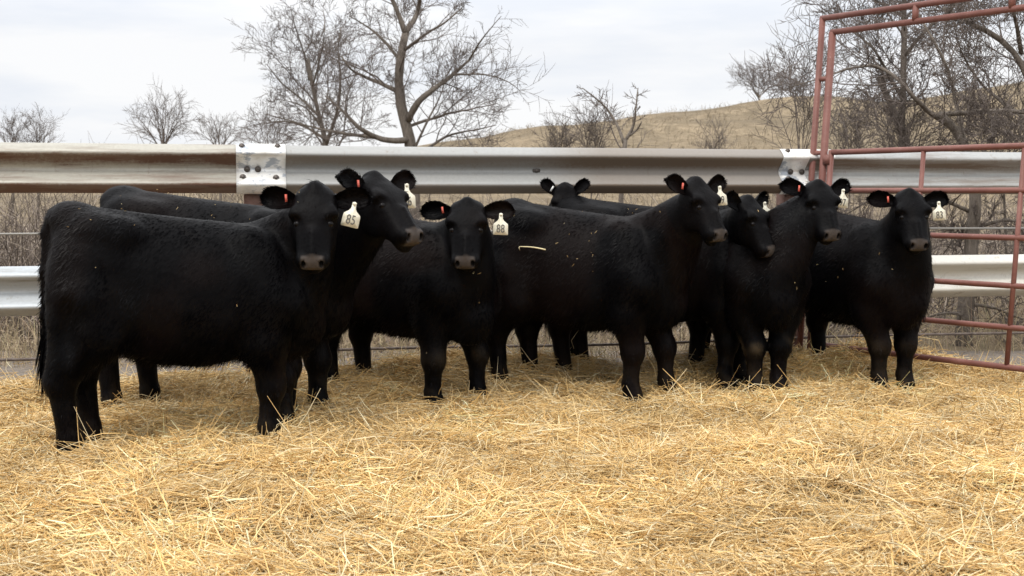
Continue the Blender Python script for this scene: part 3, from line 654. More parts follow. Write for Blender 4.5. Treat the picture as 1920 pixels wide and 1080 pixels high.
# ---------------------------------------------------------------- heifers
class Field3:
    def __init__(s, lo, hi, h):
        s.h = h; s.lo = np.asarray(lo, float); n = np.ceil((np.asarray(hi) - s.lo) / h).astype(int) + 1
        s.ax = [s.lo[i] + np.arange(n[i]) * h for i in range(3)]; s.F = np.full(n, 0.5, np.float32)
    def sub(s, lo, hi):
        sl = tuple(slice(max(0, int((lo[i] - s.lo[i]) / s.h)), max(1, int((hi[i] - s.lo[i]) / s.h) + 2)) for i in range(3))
        X, Y, Z = np.meshgrid(*[s.ax[i][sl[i]].astype(np.float32) for i in range(3)], indexing='ij'); return sl, np.stack([X, Y, Z], -1)
    def put(s, fn, lo, hi, k, cut=False):
        m = k + 0.02; sl, Pp = s.sub(np.asarray(lo) - m, np.asarray(hi) + m)
        if Pp.size == 0: return
        d = fn(Pp).astype(np.float32); A = s.F[sl]
        if cut:
            d = -d; hh = np.maximum(k - np.abs(A - d), 0) / k; s.F[sl] = np.maximum(A, d) + hh * hh * k * 0.25
        else:
            hh = np.maximum(k - np.abs(A - d), 0) / k; s.F[sl] = np.minimum(A, d) - hh * hh * k * 0.25
    def cone(s, a, b_, ra, rb, k=0.05, cut=False):
        a = np.asarray(a, np.float32); b_ = np.asarray(b_, np.float32); ab = b_ - a; L2 = float(ab @ ab) + 1e-9
        def fn(p):
            tt = np.clip(((p - a) @ ab) / L2, 0, 1); return np.linalg.norm(p - a - tt[..., None] * ab, axis=-1) - (ra + (rb - ra) * tt)
        r = max(ra, rb); s.put(fn, np.minimum(a, b_) - r, np.maximum(a, b_) + r, k, cut)
    def ell(s, c, r, k=0.05, R=None, cut=False):
        c = np.asarray(c, np.float32); r = np.asarray(r, np.float32)
        def fn(p):
            q = p - c
            if R is not None: q = q @ np.asarray(R, np.float32).T
            k0 = np.linalg.norm(q / r, axis=-1); k1 = np.linalg.norm(q / (r * r), axis=-1) + 1e-6
            return k0 * (k0 - 1) / k1
        m = float(r.max()) if R is not None else r; s.put(fn, c - m, c + m, k, cut)
    def mesh(s):
        Fv = s.F; ins = Fv < 0; nx, ny, nzz = Fv.shape
        cs = np.zeros((nx - 1, ny - 1, nzz - 1), np.int8)
        for i in (0, 1):
            for j in (0, 1):
                for k in (0, 1): cs += ins[i:nx - 1 + i, j:ny - 1 + j, k:nzz - 1 + k]
        act = (cs > 0) & (cs < 8); ci = np.argwhere(act); idx = np.full(act.shape, -1, np.int64); idx[act] = np.arange(len(ci))
        acc = np.zeros((len(ci), 3)); cnt = np.zeros(len(ci))
        corners = [(0, 0, 0), (1, 0, 0), (0, 1, 0), (0, 0, 1), (1, 1, 0), (1, 0, 1), (0, 1, 1), (1, 1, 1)]
        for a in corners:
            for ax in range(3):
                if a[ax]: continue
                b_ = list(a); b_[ax] = 1
                fa = Fv[ci[:, 0] + a[0], ci[:, 1] + a[1], ci[:, 2] + a[2]]; fb = Fv[ci[:, 0] + b_[0], ci[:, 1] + b_[1], ci[:, 2] + b_[2]]
                x = (fa < 0) != (fb < 0); tt = np.where(x, fa / np.where(x, fa - fb, 1), 0)
                pt = np.tile(np.array(a, float), (len(ci), 1)); pt[:, ax] += tt
                acc[x] += pt[x]; cnt[x] += 1
        V = s.lo + (ci + acc / cnt[:, None]) * s.h
        Q = []
        for ax in range(3):
            o1, o2 = [(1, 2), (2, 0), (0, 1)][ax]
            sl0 = [slice(None)] * 3; sl1 = [slice(None)] * 3; sl0[ax] = slice(0, -1); sl1[ax] = slice(1, None)
            A = ins[tuple(sl0)]; B = ins[tuple(sl1)]; e = np.argwhere(A != B)
            ok = (e[:, o1] > 0) & (e[:, o2] > 0) & (e[:, o1] < Fv.shape[o1] - 1) & (e[:, o2] < Fv.shape[o2] - 1); e = e[ok]
            fl = A[tuple(e.T)]
            def at(d1, d2):
                g = e.copy(); g[:, o1] -= d1; g[:, o2] -= d2; return idx[tuple(g.T)]
            q = np.stack([at(1, 1), at(0, 1), at(0, 0), at(1, 0)], -1); q[~fl] = q[~fl][:, ::-1]; Q.append(q)
        return V, np.concatenate(Q)

TRX = np.array([-0.585, -0.57, -0.535, -0.46, -0.34, -0.15, 0.10, 0.30, 0.44, 0.55, 0.63, 0.675])
TRT = np.array([1.00, 1.115, 1.158, 1.168, 1.150, 1.125, 1.095, 1.075, 1.05, 0.98, 0.90, 0.80])
TRB = np.array([0.80, 0.68, 0.58, 0.54, 0.49, 0.415, 0.385, 0.42, 0.44, 0.46, 0.50, 0.60])
TRW = np.array([0.09, 0.155, 0.205, 0.228, 0.238, 0.252, 0.255, 0.240, 0.222, 0.195, 0.15, 0.08])
HS = np.array([-0.06, 0.0, 0.08, 0.20, 0.33, 0.43, 0.55, 0.68, 0.80, 0.90, 0.97, 1.02])
HW = np.array([0.056, 0.090, 0.109, 0.117, 0.118, 0.115, 0.099, 0.091, 0.088, 0.088, 0.079, 0.048])
HT = np.array([-0.045, -0.005, 0.022, 0.036, 0.040, 0.038, 0.030, 0.022, 0.016, 0.012, 0.000, -0.025])
HB = np.array([-0.07, -0.10, -0.14, -0.18, -0.200, -0.205, -0.195, -0.162, -0.135, -0.122, -0.112, -0.085])
def fine(xp, fp):
    u = np.linspace(xp[0], xp[-1], 200); f = np.interp(u, xp, fp); k = np.hanning(17); k /= k.sum()
    g = np.convolve(np.pad(f, 8, mode='edge'), k, 'valid'); g[0], g[-1] = f[0], f[-1]; return u, g

def heifer(label, hind, front, S, poll, fy, pitch, roll=0, sh=1.0, number='88', tagdir=0, tagroll=0, clip='red', fat=1.0, hairs=26000, seed=0, belly=0.0,
           legs=None, dust=0.0, brown=0.2, zoff=0.0, ear_up=0.12, ear_up_l=None, hair=1.0, peak=0.3, ear_fwd=-0.10, bk=0.0):
    """hind, front: photo pixels of the middle of each hoof pair; poll: (px, py, depth); fy: where the face looks, 0 = at the camera, + = picture right"""
    r = np.random.default_rng(100 + seed)
    gh, gf = G(*hind), G(*front); fw = gf - gh; yaw = math.atan2(fw[1], fw[0])
    org = (gh + gf) / 2; org[2] = 0.0 + zoff
    root = empty('heifer', tuple(org), yaw); props(root, label, 'heifer', 'black heifers standing in the pen')
    cy, sy = math.cos(yaw), math.sin(yaw)
    def tol(p): p = np.asarray(p) - org; return np.array([cy * p[0] + sy * p[1], -sy * p[0] + cy * p[1], p[2]])
    stretch = np.linalg.norm(fw) / 0.94
    sx = S * np.clip(stretch / S, 0.9, 1.12)
    def B(x, y, z): return np.array([x * sx, y * S * fat, z * S])
    # head frame
    psi = math.radians(-90 + fy) - yaw; pt = math.radians(pitch)
    hd = np.array([math.cos(psi), math.sin(psi), 0]); lf = np.array([-math.sin(psi), math.cos(psi), 0]); up = np.array([0, 0, 1.0])
    a_ = hd * math.cos(pt) - up * math.sin(pt); n_ = hd * math.sin(pt) + up * math.cos(pt)
    rl = math.radians(roll); l_, n_ = lf * math.cos(rl) + n_ * math.sin(rl), n_ * math.cos(rl) - lf * math.sin(rl)
    hL = 0.43 * sh
    po = tol(P(*poll)) - n_ * 0.0
    po = po - up * 0.028 * sh
    def H(s, l, n): return po + a_ * (s * hL) + l_ * (l * sh) + n_ * (n * sh)
    hR = np.stack([a_, l_, n_])
    hc = H(0.5, 0, -0.08)
    lo = np.minimum(B(-0.80, -0.40, -0.02), hc - 0.36); hi = np.maximum(B(0.80, 0.40, 1.22), hc + 0.36)
    g = Field3(lo, hi, 0.0096)
    # trunk
    ux, tt_ = fine(TRX, TRT); _, tb_ = fine(TRX, TRB); _, tw_ = fine(TRX, TRW)
    tb_ = tb_ - belly * np.exp(-((ux + 0.05) / 0.35) ** 2)
    def trunk(p):
        x = p[..., 0] / sx; y = p[..., 1] / (S * fat); z = p[..., 2] / S
        T_ = np.interp(x, ux, tt_); Bo = np.interp(x, ux, tb_); W = np.interp(x, ux, tw_)
        zc = (T_ + Bo) / 2; hz = (T_ - Bo) / 2; zr = np.clip((z - zc) / hz, -1.2, 1.2)
        W = W * (1 - 0.10 * zr - 0.08 * zr * zr)
        q = ((np.abs(y) / W) ** 2.3 + np.abs((z - zc) / hz) ** 2.3) ** (1 / 2.3)
        d = (q - 1) * np.minimum(W, hz) * S
        return np.maximum(d, np.maximum(x - 0.675, -0.585 - x) * sx)
    g.put(trunk, B(-0.67, -0.3, 0.3), B(0.68, 0.3, 1.13), 0.03)
    # legs: (x offset, y offset) of each hoof: hind left, hind right, front left, front right
    lg = legs or [(0.03, 0), (-0.03, 0), (0.03, 0), (-0.03, 0)]
    for i, sd in ((0, 1), (1, -1)):
        dx, dy = lg[i]
        g.ell(B(-0.415, sd * 0.135, 0.76), np.array([0.19, 0.115, 0.31]) * S, 0.07)
        g.cone(B(-0.42, sd * 0.14, 0.72), B(-0.36 + dx * 0.4, sd * 0.16 + dy * 0.3, 0.56), 0.150 * S, 0.108 * S, 0.06)
        hk = B(-0.505 + dx, sd * 0.135 + dy, 0.365); ft = B(-0.475 + dx, sd * 0.135 + dy, 0.10)
        g.cone(B(-0.40 + dx * 0.5, sd * 0.155 + dy * 0.4, 0.58), hk, 0.120 * S, 0.068 * S, 0.05)
        g.cone(B(-0.47 + dx * 0.5, sd * 0.14, 0.62), hk, 0.105 * S, 0.06 * S, 0.05)
        g.cone(hk, ft, 0.060 * S, 0.047 * S, 0.03); g.cone(ft, B(-0.47 + dx, sd * 0.135 + dy, 0.035), 0.052 * S, 0.058 * S, 0.02)
    for i, sd in ((2, 1), (3, -1)):
        dx, dy = lg[i]
        g.ell(B(0.40, sd * 0.13, 0.76), np.array([0.16, 0.115, 0.26]) * S, 0.08)
        g.cone(B(0.44, sd * 0.15, 0.70), B(0.40 + dx * 0.3, sd * 0.15, 0.50), 0.130 * S, 0.100 * S, 0.06)
        kn = B(0.462 + dx * 0.8, sd * 0.135 + dy, 0.295); ft = B(0.455 + dx, sd * 0.13 + dy, 0.10)
        g.cone(B(0.41 + dx * 0.3, sd * 0.148, 0.50), kn, 0.104 * S, 0.064 * S, 0.05)
        g.cone(kn, ft, 0.055 * S, 0.045 * S, 0.03); g.ell(kn, np.array([0.066, 0.066, 0.080]) * S, 0.03)
        g.cone(ft, B(0.475 + dx, sd * 0.13 + dy, 0.035), 0.051 * S, 0.058 * S, 0.02)
    g.ell(B(0.57, 0, 0.585 - bk), np.array([0.15, 0.13, 0.17]) * S, 0.06)               # brisket
    g.ell(B(-0.50, 0, 1.10), np.array([0.10, 0.13, 0.07]) * S, 0.05)             # tail head
    g.ell(B(-0.40, 0.13, 1.06), np.array([0.10, 0.08, 0.07]) * S, 0.06); g.ell(B(-0.40, -0.13, 1.06), np.array([0.09, 0.08, 0.06]) * S, 0.06)
    for sd in (1, -1):
        g.ell(B(-0.27, sd * 0.165, 1.04), np.array([0.075, 0.045, 0.05]) * S, 0.09)          # hip point
        g.ell(B(-0.27, sd * 0.315, 0.80), np.array([0.10, 0.055, 0.20]) * S, 0.06, cut=True)   # hollow in front of the thigh
        g.ell(B(0.20, sd * 0.325, 0.74), np.array([0.075, 0.055, 0.24]) * S, 0.06, cut=True)   # behind the shoulder
        g.cone(B(0.32, sd * 0.13, 0.99), B(0.50, sd * 0.185, 0.68), 0.04 * S, 0.05 * S, 0.10)   # shoulder blade ridge
        g.ell(B(-0.52, sd * 0.30, 0.60), np.array([0.05, 0.09, 0.16]) * S, 0.05, cut=True)
    # tail
    tp = [B(-0.55, 0, 1.12), B(-0.59, 0, 1.04), B(-0.605, 0, 0.86), B(-0.61, 0.01, 0.66), B(-0.615, 0.012, 0.46)]
    for k in range(4): g.cone(tp[k], tp[k + 1], 0.030 - 0.003 * k, 0.027 - 0.003 * k, 0.03)
    # neck: bent stack from the shoulders to the back of the skull
    for (c0, r0, s1_, nn1, r1, ctl) in ((B(0.38, 0, 0.945), 0.105 * S, 0.24, -0.110, 0.088 * sh, B(0.60, 0, 1.03)), (B(0.46, 0, 0.80), 0.160 * S, 0.32, -0.115, 0.090 * sh, B(0.66, 0, 0.92)),
                                        (B(0.54, 0, 0.68), 0.138 * S, 0.40, -0.135, 0.060 * sh, B(0.70, 0, 0.78))):
        e = H(s1_, 0, nn1); us = np.linspace(0, 1, 7)
        cv = [c0 * (1 - u) ** 2 + (ctl * 0.7 + (c0 + e) * 0.15) * 2 * u * (1 - u) + e * u * u for u in us]
        for k in range(6): g.cone(cv[k], cv[k + 1], r0 + (r1 - r0) * us[k], r0 + (r1 - r0) * us[k + 1], 0.06)
    # skull
    us, ht = fine(HS, HT); _, hb = fine(HS, HB); _, hw = fine(HS, HW)
    def skull(p):
        q = (p - po.astype(np.float32)); s_ = q @ a_.astype(np.float32) / hL; l = q @ l_.astype(np.float32) / sh; nn = q @ n_.astype(np.float32) / sh
        T_ = np.interp(s_, us, ht); Bo = np.interp(s_, us, hb); W = np.interp(s_, us, hw); zc = (T_ + Bo) / 2; hz = (T_ - Bo) / 2
        zr = np.clip((nn - zc) / hz, -1, 1); W = W * (1 + 0.10 * zr - 0.10 * zr * zr)
        d = (((np.abs(l) / W) ** 2.6 + np.abs((nn - zc) / hz) ** 2.6) ** (1 / 2.6) - 1) * np.minimum(W, hz) * sh
        return np.maximum(d, np.maximum(s_ - 1.02, -0.06 - s_) * hL)
    g.put(skull, hc - 0.33, hc + 0.33, 0.035)
    g.ell(H(0.03 - 0.05 * peak, 0, -0.02), np.array([0.040, 0.042, 0.05]) * sh, 0.03 + 0.03 * peak, hR)                       # poll knob
    for sd in (1, -1):
        g.ell(H(0.375, sd * 0.098, 0.008), np.array([0.046, 0.034, 0.026]) * sh, 0.04, hR)         # brow
        g.ell(H(0.475, sd * 0.104, 0.022), np.array([0.032, 0.036, 0.020]) * sh, 0.022, hR, cut=True); g.ell(H(0.475, sd * 0.120, -0.004), np.array([0.030, 0.022, 0.026]) * sh, 0.012, hR, cut=True)  # socket
        g.ell(H(0.54, sd * 0.070, -0.125), np.array([0.075, 0.028, 0.060]) * sh, 0.03, hR)        # jowl
        g.ell(H(0.945, sd * 0.052, -0.022), np.array([0.036, 0.027, 0.034]) * sh, 0.02, hR)       # nostril wing
    g.ell(H(0.955, 0, -0.030), np.array([0.030, 0.052, 0.038]) * sh, 0.02, hR)                    # nose pad
    g.ell(H(0.93, 0, -0.105), np.array([0.045, 0.046, 0.028]) * sh, 0.02, hR)                     # chin
    g.cone(H(1.035, 0.055, -0.078), H(1.035, -0.055, -0.078), 0.013 * sh, 0.013 * sh, 0.015, cut=True)   # mouth line
    for sd in (1, -1): g.ell(H(0.995, sd * 0.046, -0.010), np.array([0.024, 0.0125, 0.020]) * sh, 0.008, hR, cut=True)
    g.cone(H(0.62, 0, 0.033), H(0.88, 0, 0.02), 0.004, 0.004, 0.05)
    V, Q = g.mesh()
    # lumpy coat: slow swells over trunk and legs
    # ears: thick cupped leaves in the same mesh
    ear_pts = {}
    nb0 = len(V); earV, earQ, earT = [], [], []
    off = nb0
    for sd in (1, -1):
        eu = ear_up if (sd == -1 or ear_up_l is None) else ear_up_l
        e = norm(l_ * sd - a_ * (eu + 0.14) + n_ * ear_fwd + up * 0.08); m_ = norm(n_ * 0.9 + a_ * 0.42 + l_ * sd * 0.10); m_ = norm(m_ - e * (m_ @ e)); c_ = np.cross(e, m_) * 1.0
        if c_ @ a_ < 0: c_ = -c_
        b0 = H(0.15, sd * 0.078, -0.045); Lr = 0.208 * sh; nu, nv = 15, 11
        uu = np.linspace(0, 1, nu); wv = np.interp(uu, [0, 0.15, 0.3, 0.5, 0.7, 0.85, 0.95, 1.0], [0.026, 0.032, 0.045, 0.057, 0.058, 0.048, 0.031, 0.008]) * sh
        fr = np.zeros((nu, nv, 3)); bk = np.zeros((nu, nv, 3))
        for i, u in enumerate(uu):
            for j, vv in enumerate(np.linspace(-1, 1, nv)):
                cup = (0.030 * abs(vv) ** 2 - 0.014) * math.sin(min(1, u * 1.3 + 0.25) * math.pi * 0.62) * sh
                q = b0 + e * (u * Lr) + c_ * (vv * wv[i] + 0.018 * u * u * sh) + m_ * (cup + 0.012 * sh * u)
                th = 0.022 * sh * math.sqrt(max(0.0, 1 - abs(vv) ** 3)) * (1 - 0.6 * u) + 0.003
                fr[i, j] = q; bk[i, j] = q - m_ * th
        ear_pts[sd] = (b0, e, m_, c_, Lr)
        EV = np.concatenate([fr.reshape(-1, 3), bk.reshape(-1, 3)]); k2 = nu * nv; fq = []
        for i in range(nu - 1):
            for j in range(nv - 1):
                A = i * nv + j; fq += [[A, A + 1, A + nv + 1, A + nv], [k2 + A, k2 + A + nv, k2 + A + nv + 1, k2 + A + 1]]
            for j, s_ in ((0, 0), (nv - 1, 1)):
                A = i * nv + j; fq.append([A, A + nv, k2 + A + nv, k2 + A] if s_ == 0 else [A, k2 + A, k2 + A + nv, A + nv])
        for j in range(nv - 1):
            A = (nu - 1) * nv + j; fq.append([A, A + 1, k2 + A + 1, k2 + A])
        earV.append(EV); earQ.append(np.array(fq) + off); off += len(EV)
    V = np.concatenate([V] + earV); Q = np.concatenate([Q] + earQ)
    # attributes in head / body space
    q = V - po; s_ = q @ a_ / hL; l = q @ l_ / sh; nn = q @ n_ / sh
    inhead = (s_ > -0.1) & (s_ < 1.08) & (np.abs(l) < 0.14) & (nn > -0.25) & (nn < 0.08)
    nose = smoothstep(0.885, 0.925, s_ + 0.35 * np.clip(nn + 0.03, -0.2, 0.0)) * smoothstep(-0.078, -0.066, nn) * (1 - smoothstep(0.050, 0.064, np.abs(l) + 0.22 * np.clip(-nn - 0.03, 0, 0.1))) * inhead
    for sd in (1, -1):
        dd = np.sqrt(((s_ - 0.99) * 0.43 / 0.028) ** 2 + ((l - sd * 0.046) / 0.012) ** 2 + ((nn + 0.010) / 0.020) ** 2); nose *= smoothstep(0.85, 1.15, dd)
    zb = V[:, 2] / S; nv_ = vnoise(V[:, 0] * 1.0 + seed, V[:, 2] + V[:, 1], 0.07, 41)
    dst = dust * np.exp(-((zb - 0.30) / 0.05) ** 2) * (V[:, 0] > 0.2) * smoothstep(0.3, 0.7, nv_) + (0.16 + 0.2 * dust) * smoothstep(0.30, 0.06, zb) * smoothstep(0.35, 0.75, nv_)
    br = brown * smoothstep(0.45, 0.8, vnoise(V[:, 0] + 3 * seed, V[:, 2] * 0.8, 0.2, 42)) * (1 - inhead * 0.8)
    body = mesh_np('body', V, Q, HIDE, root, True, {'nose': nose, 'dust': np.clip(dst, 0, 0.85), 'brown': br})
    # eyes
    for sd in (1, -1):
        m = MB(); c = H(0.472, sd * 0.0835, -0.008); R0 = 0.0185 * sh
        th = np.linspace(0, math.pi, 9); axv = up
        m.tube([c + axv * (-R0 * math.cos(t_)) for t_ in th], [max(1e-4, R0 * math.sin(t_)) for t_ in th], 14, False); m.build('eye', EYE, root)
    # coat hair
    tri = np.concatenate([Q[:, [0, 1, 2]], Q[:, [0, 2, 3]]])
    A, B_, C_ = V[tri[:, 0]], V[tri[:, 1]], V[tri[:, 2]]; nr = np.cross(B_ - A, C_ - A); ar = np.linalg.norm(nr, axis=1); nr /= ar[:, None] + 1e-12
    isear = (tri[:, 0] >= nb0)
    wgt = ar * np.where(isear, 5.0, 1.0); ix = r.choice(len(tri), hairs, p=wgt / wgt.sum())
    u1, u2 = r.random(hairs), r.random(hairs); fl = u1 + u2 > 1; u1[fl], u2[fl] = 1 - u1[fl], 1 - u2[fl]
    p = A[ix] + (B_ - A)[ix] * u1[:, None] + (C_ - A)[ix] * u2[:, None]; nv2 = nr[ix]
    qh = p - po; sp_ = qh @ a_ / hL; hl = qh @ l_ / sh; hn = qh @ n_ / sh
    hd_ = (sp_ > -0.06) & (sp_ < 1.1) & (np.abs(hl) < 0.14) & (hn > -0.24) & ~isear[ix]
    leg = (p[:, 2] < 0.40 * S) & ~hd_
    flow = np.tile(np.array([-0.75, 0, -0.65]), (hairs, 1)); flow[leg] = (-0.1, 0, -1); flow[hd_] = a_ * 0.7 - up * 0.4
    eidx = isear[ix]
    for sd in (1, -1):
        b0, e, m_, c_, Lr = ear_pts[sd]; s2 = eidx & ((p - po) @ l_ * sd > 0); flow[s2] = e
        vv2 = ((p - b0) @ c_); flow[s2] += c_[None] * np.sign(vv2[s2])[:, None] * 0.45
    flow = flow + r.normal(0, 0.22, (hairs, 3)); flow += (vnoise(p[:, 0] + seed, p[:, 2] + p[:, 1], 0.12, 44) - 0.5)[:, None] * np.array([0.7, 0, 0.5])
    flow -= nv2 * np.sum(flow * nv2, 1)[:, None]; flow /= np.linalg.norm(flow, axis=1)[:, None] + 1e-9
    under = (nv2[:, 2] < -0.35) & ~hd_ & ~leg & ~eidx
    ln = 0.027 * np.ones(hairs); ln[under] = 0.042; ln[leg] = 0.019; ln[hd_] = 0.013; ln[eidx] = 0.019
    ln *= hair * np.clip(r.normal(1, 0.3, hairs), 0.4, 2.0)
    nosep = (sp_ > 0.86) & hd_; lift = np.clip(r.normal(0.26, 0.13, hairs), 0.02, 0.8); lift[under] += 0.2
    dirv = flow * np.cos(lift)[:, None] + nv2 * np.sin(lift)[:, None]
    side = np.cross(dirv, nv2); side /= np.linalg.norm(side, axis=1)[:, None] + 1e-9
    hw_ = 0.0017 * (0.7 + 0.7 * r.random(hairs)) * np.where(hd_, 0.8, 1.0)
    ok = ~nosep; p, dirv, side, hw_, ln = p[ok], dirv[ok], side[ok], hw_[ok], ln[ok]
    K = len(p); base = p - nr[ix][ok] * 0.003
    mid = base + dirv * (ln * 0.55)[:, None]; tip = base + dirv * ln[:, None] - up * (ln * 0.15)[:, None]
    cv = np.stack([base - side * hw_[:, None], base + side * hw_[:, None], mid + side * (hw_ * 0.8)[:, None], mid - side * (hw_ * 0.8)[:, None], tip], 1).reshape(-1, 3)
    b5 = np.arange(K)[:, None] * 5
    cq = b5 + np.array([[0, 1, 2, 3]]); ct = b5 + np.array([[3, 2, 4]])
    # tail switch
    sw = 420; p0 = tp[4] + r.normal(0, 0.012, (sw, 3)) + up * (0.16 * r.random((sw, 1))); dv = np.stack([r.normal(0, 0.10, sw), r.normal(0, 0.10, sw), -np.ones(sw)], -1); lw = 0.12 + 0.14 * r.random(sw)
    sdv = np.stack([r.normal(0, 1, sw), r.normal(0, 1, sw), np.zeros(sw)], -1); sdv /= np.linalg.norm(sdv, axis=1)[:, None]
    sv = np.stack([p0 - sdv * 0.002, p0 + sdv * 0.002, p0 + dv * (lw * 0.6)[:, None] + sdv * 0.002, p0 + dv * (lw * 0.6)[:, None] - sdv * 0.002, p0 + dv * lw[:, None]], 1).reshape(-1, 3)
    s5 = np.arange(sw)[:, None] * 5 + len(cv)
    dsth = np.repeat(dust * np.exp(-((p[:, 2] / S - 0.30) / 0.05) ** 2) * (p[:, 0] > 0.2) * smoothstep(0.3, 0.7, vnoise(p[:, 0] + seed, p[:, 2] + p[:, 1], 0.07, 41)), 5)
    brh = np.repeat(brown * smoothstep(0.45, 0.8, vnoise(p[:, 0] + 3 * seed, p[:, 2] * 0.8, 0.2, 42)), 5)
    mesh_np('coat', np.concatenate([cv, sv]), [np.concatenate([cq, s5 + np.array([[0, 1, 2, 3]])]), np.concatenate([ct, s5 + np.array([[3, 2, 4]])])], COAT, root, True,
            {'dust': np.clip(np.concatenate([dsth, np.zeros(sw * 5)]), 0, 0.8), 'brown': np.concatenate([brh, np.zeros(sw * 5)])})
    # ear tag with its number, on the animal's left ear; small clip on the right ear
    if number:
        b0, e, m_, c_, Lr = ear_pts[1]; top = b0 + e * (Lr * 0.60) + c_ * (0.026 * sh) + m_ * (0.030 * sh)
        f_ = hd * math.cos(math.radians(tagdir)) + lf * math.sin(math.radians(tagdir)); f_ = norm(f_ + up * 0.10)
        dn = norm(-up - f_ * ((-up) @ f_)); rt = np.cross(dn, f_); rt = norm(rt)      # rt: picture right when looking at the face of the tag
        if np.cross(rt, -dn) @ f_ < 0: rt = -rt
        a2 = math.radians(tagroll); rt, dn = rt * math.cos(a2) + dn * math.sin(a2), dn * math.cos(a2) - rt * math.sin(a2)
        ol = np.array([(-0.009, 0.0), (0.009, 0.0), (0.010, -0.026), (0.017, -0.038), (0.036, -0.053), (0.038, -0.060), (0.039, -0.106), (0.036, -0.110), (-0.036, -0.110), (-0.039, -0.106), (-0.038, -0.060), (-0.036, -0.053), (-0.017, -0.038), (-0.010, -0.026)]) * sh * 1.20
        k = len(ol); fr = np.array([top + rt * x + (-dn) * y for x, y in ol]); bow = np.array([0.25 * x * x / 0.04 for x, y in ol])
        fr = fr - f_ * bow[:, None] * 0.3
        m = MB(); bkk = fr - f_ * 0.003; cen = top + dn * 0.075 * sh
        vs = np.concatenate([fr, bkk, [top + dn * 0.08 * sh], [top + dn * 0.08 * sh - f_ * 0.003]])
        j = np.arange(k); j2 = (j + 1) % k
        m.add(vs, np.stack([j, k + j, k + j2, j2], -1), np.concatenate([np.stack([j, j2, np.full(k, 2 * k)], -1), np.stack([k + j2, k + j, np.full(k, 2 * k + 1)], -1)]))
        m.tube([top + dn * 0.006 + f_ * 0.006, top + dn * 0.006 - f_ * 0.004], 0.0085, 10)
        tg = m.build('ear_tag', TAG, root, smooth=False)
        cu = bpy.data.curves.new('number', 'FONT'); cu.body = number; cu.size = 0.073 * sh; cu.align_x = 'CENTER'; cu.align_y = 'CENTER'; cu.extrude = 0.0006; cu.offset = 0.0
        tmp = bpy.data.objects.new('number', cu); COL.objects.link(tmp)
        dg = bpy.context.evaluated_depsgraph_get(); me = bpy.data.meshes.new_from_object(tmp.evaluated_get(dg)); bpy.data.objects.remove(tmp)
        M = Matrix(((*(rt * 0.72),), (*(-dn),), (*f_,))).transposed().to_4x4(); M.translation = Vector(top + dn * 0.096 * sh + f_ * 0.0022)
        me.transform(M); me.name = 'number'; me.materials.clear(); me.materials.append(INK)
        no = bpy.data.objects.new('number', me); COL.objects.link(no); no.parent = tg
    if clip:
        b0, e, m_, c_, Lr = ear_pts[-1]; c = b0 + e * (Lr * 0.36) - c_ * 0.004 + m_ * 0.014
        ce = norm(-c_ * 0.9 + e * 0.3)
        m = MB(); m.box(c, (0.010, 0.036, 0.008), np.stack([norm(np.cross(ce, m_)), ce, m_])); m.box(c + m_ * 0.004, (0.007, 0.031, 0.004), np.stack([norm(np.cross(ce, m_)), ce, m_]))
        m.build('ear_clip', CLIP if clip == 'red' else WCLIP, root, smooth=False)
    return root, V, nb0, org, yaw

HEIFERS = []
def dpt(py, z=0.03): return G(960, py, z)[1]
HEIFERS.append(heifer('black heifer nearest the camera, side on, with tag 85 and her head turned to us', (152, 838), (520, 814), 1.0, (590, 342, dpt(812) - 0.22), 3, 66, 0, 0.90,
    '85', 8, 14, 'red', 1.0, 60000, 1, 0.0, [(0.05, 0), (-0.05, 0), (0.07, 0), (-0.05, 0)], 0.0, 0.25, ear_up=0.10, ear_up_l=0.05, peak=0.8))
HEIFERS.append(heifer('tall black heifer behind tag 85, her raised head in three-quarter view to the right', (248, 764), (572, 778), 1.07, (704, 322, dpt(778) - 0.25), 50, 46, 0, 0.96,
    '86', -35, 0, 'red', 1.0, 30000, 2, 0.0, None, 0.0, 0.3, ear_up=0.25, peak=1.0, ear_fwd=0.22))
HEIFERS.append(heifer('black heifer wearing tag 88, facing us head on between the side-on pair', (672, 731), (836, 750), 0.98, (876, 367, dpt(750) - 0.22), -2, 62, 0, 0.90,
    '88', 4, 2, 'red', 1.0, 40000, 3, 0.0, [(0.02, 0.0), (-0.02, 0.0), (0.03, 0.05), (-0.03, -0.05)], 0.18, 0.5, ear_up=0.02, peak=0.1, bk=0.05))
HEIFERS.append(heifer('black heifer with a straw stalk on her flank and tag 89', (974, 722), (1206, 738), 1.01, (1308, 332, dpt(738) - 0.30), 36, 58, 0, 0.84,
    '89', -22, -4, 'red', 1.0, 42000, 4, 0.0, [(0.05, 0), (-0.05, 0), (0.10, 0), (-0.05, 0)], 0.0, 0.35, ear_up=0.40, peak=0.8, ear_fwd=0.15))
HEIFERS.append(heifer('black heifer looking right with lowered muzzle, wedged beside tag 89', (1076, 707), (1376, 718), 1.03, (1404, 364, dpt(718) - 0.36), 46, 62, 0, 0.84,
    '84', -30, -6, None, 0.93, 24000, 5, 0.0, None, 0.0, 0.2, ear_up=0.45, peak=0.3, ear_fwd=0.15))
HEIFERS.append(heifer('black heifer with a dusty tan knee and tag 97, ears raised', (1342, 692), (1438, 730), 1.0, (1535, 335, dpt(730) - 0.10), 15, 60, 0, 0.84,
    '97', 0, 6, 'red', 0.90, 30000, 6, 0.0, [(0, 0), (0, 0), (0.0, -0.045), (0.0, 0.045)], 0.6, 0.25, ear_up=0.36, peak=0.3))
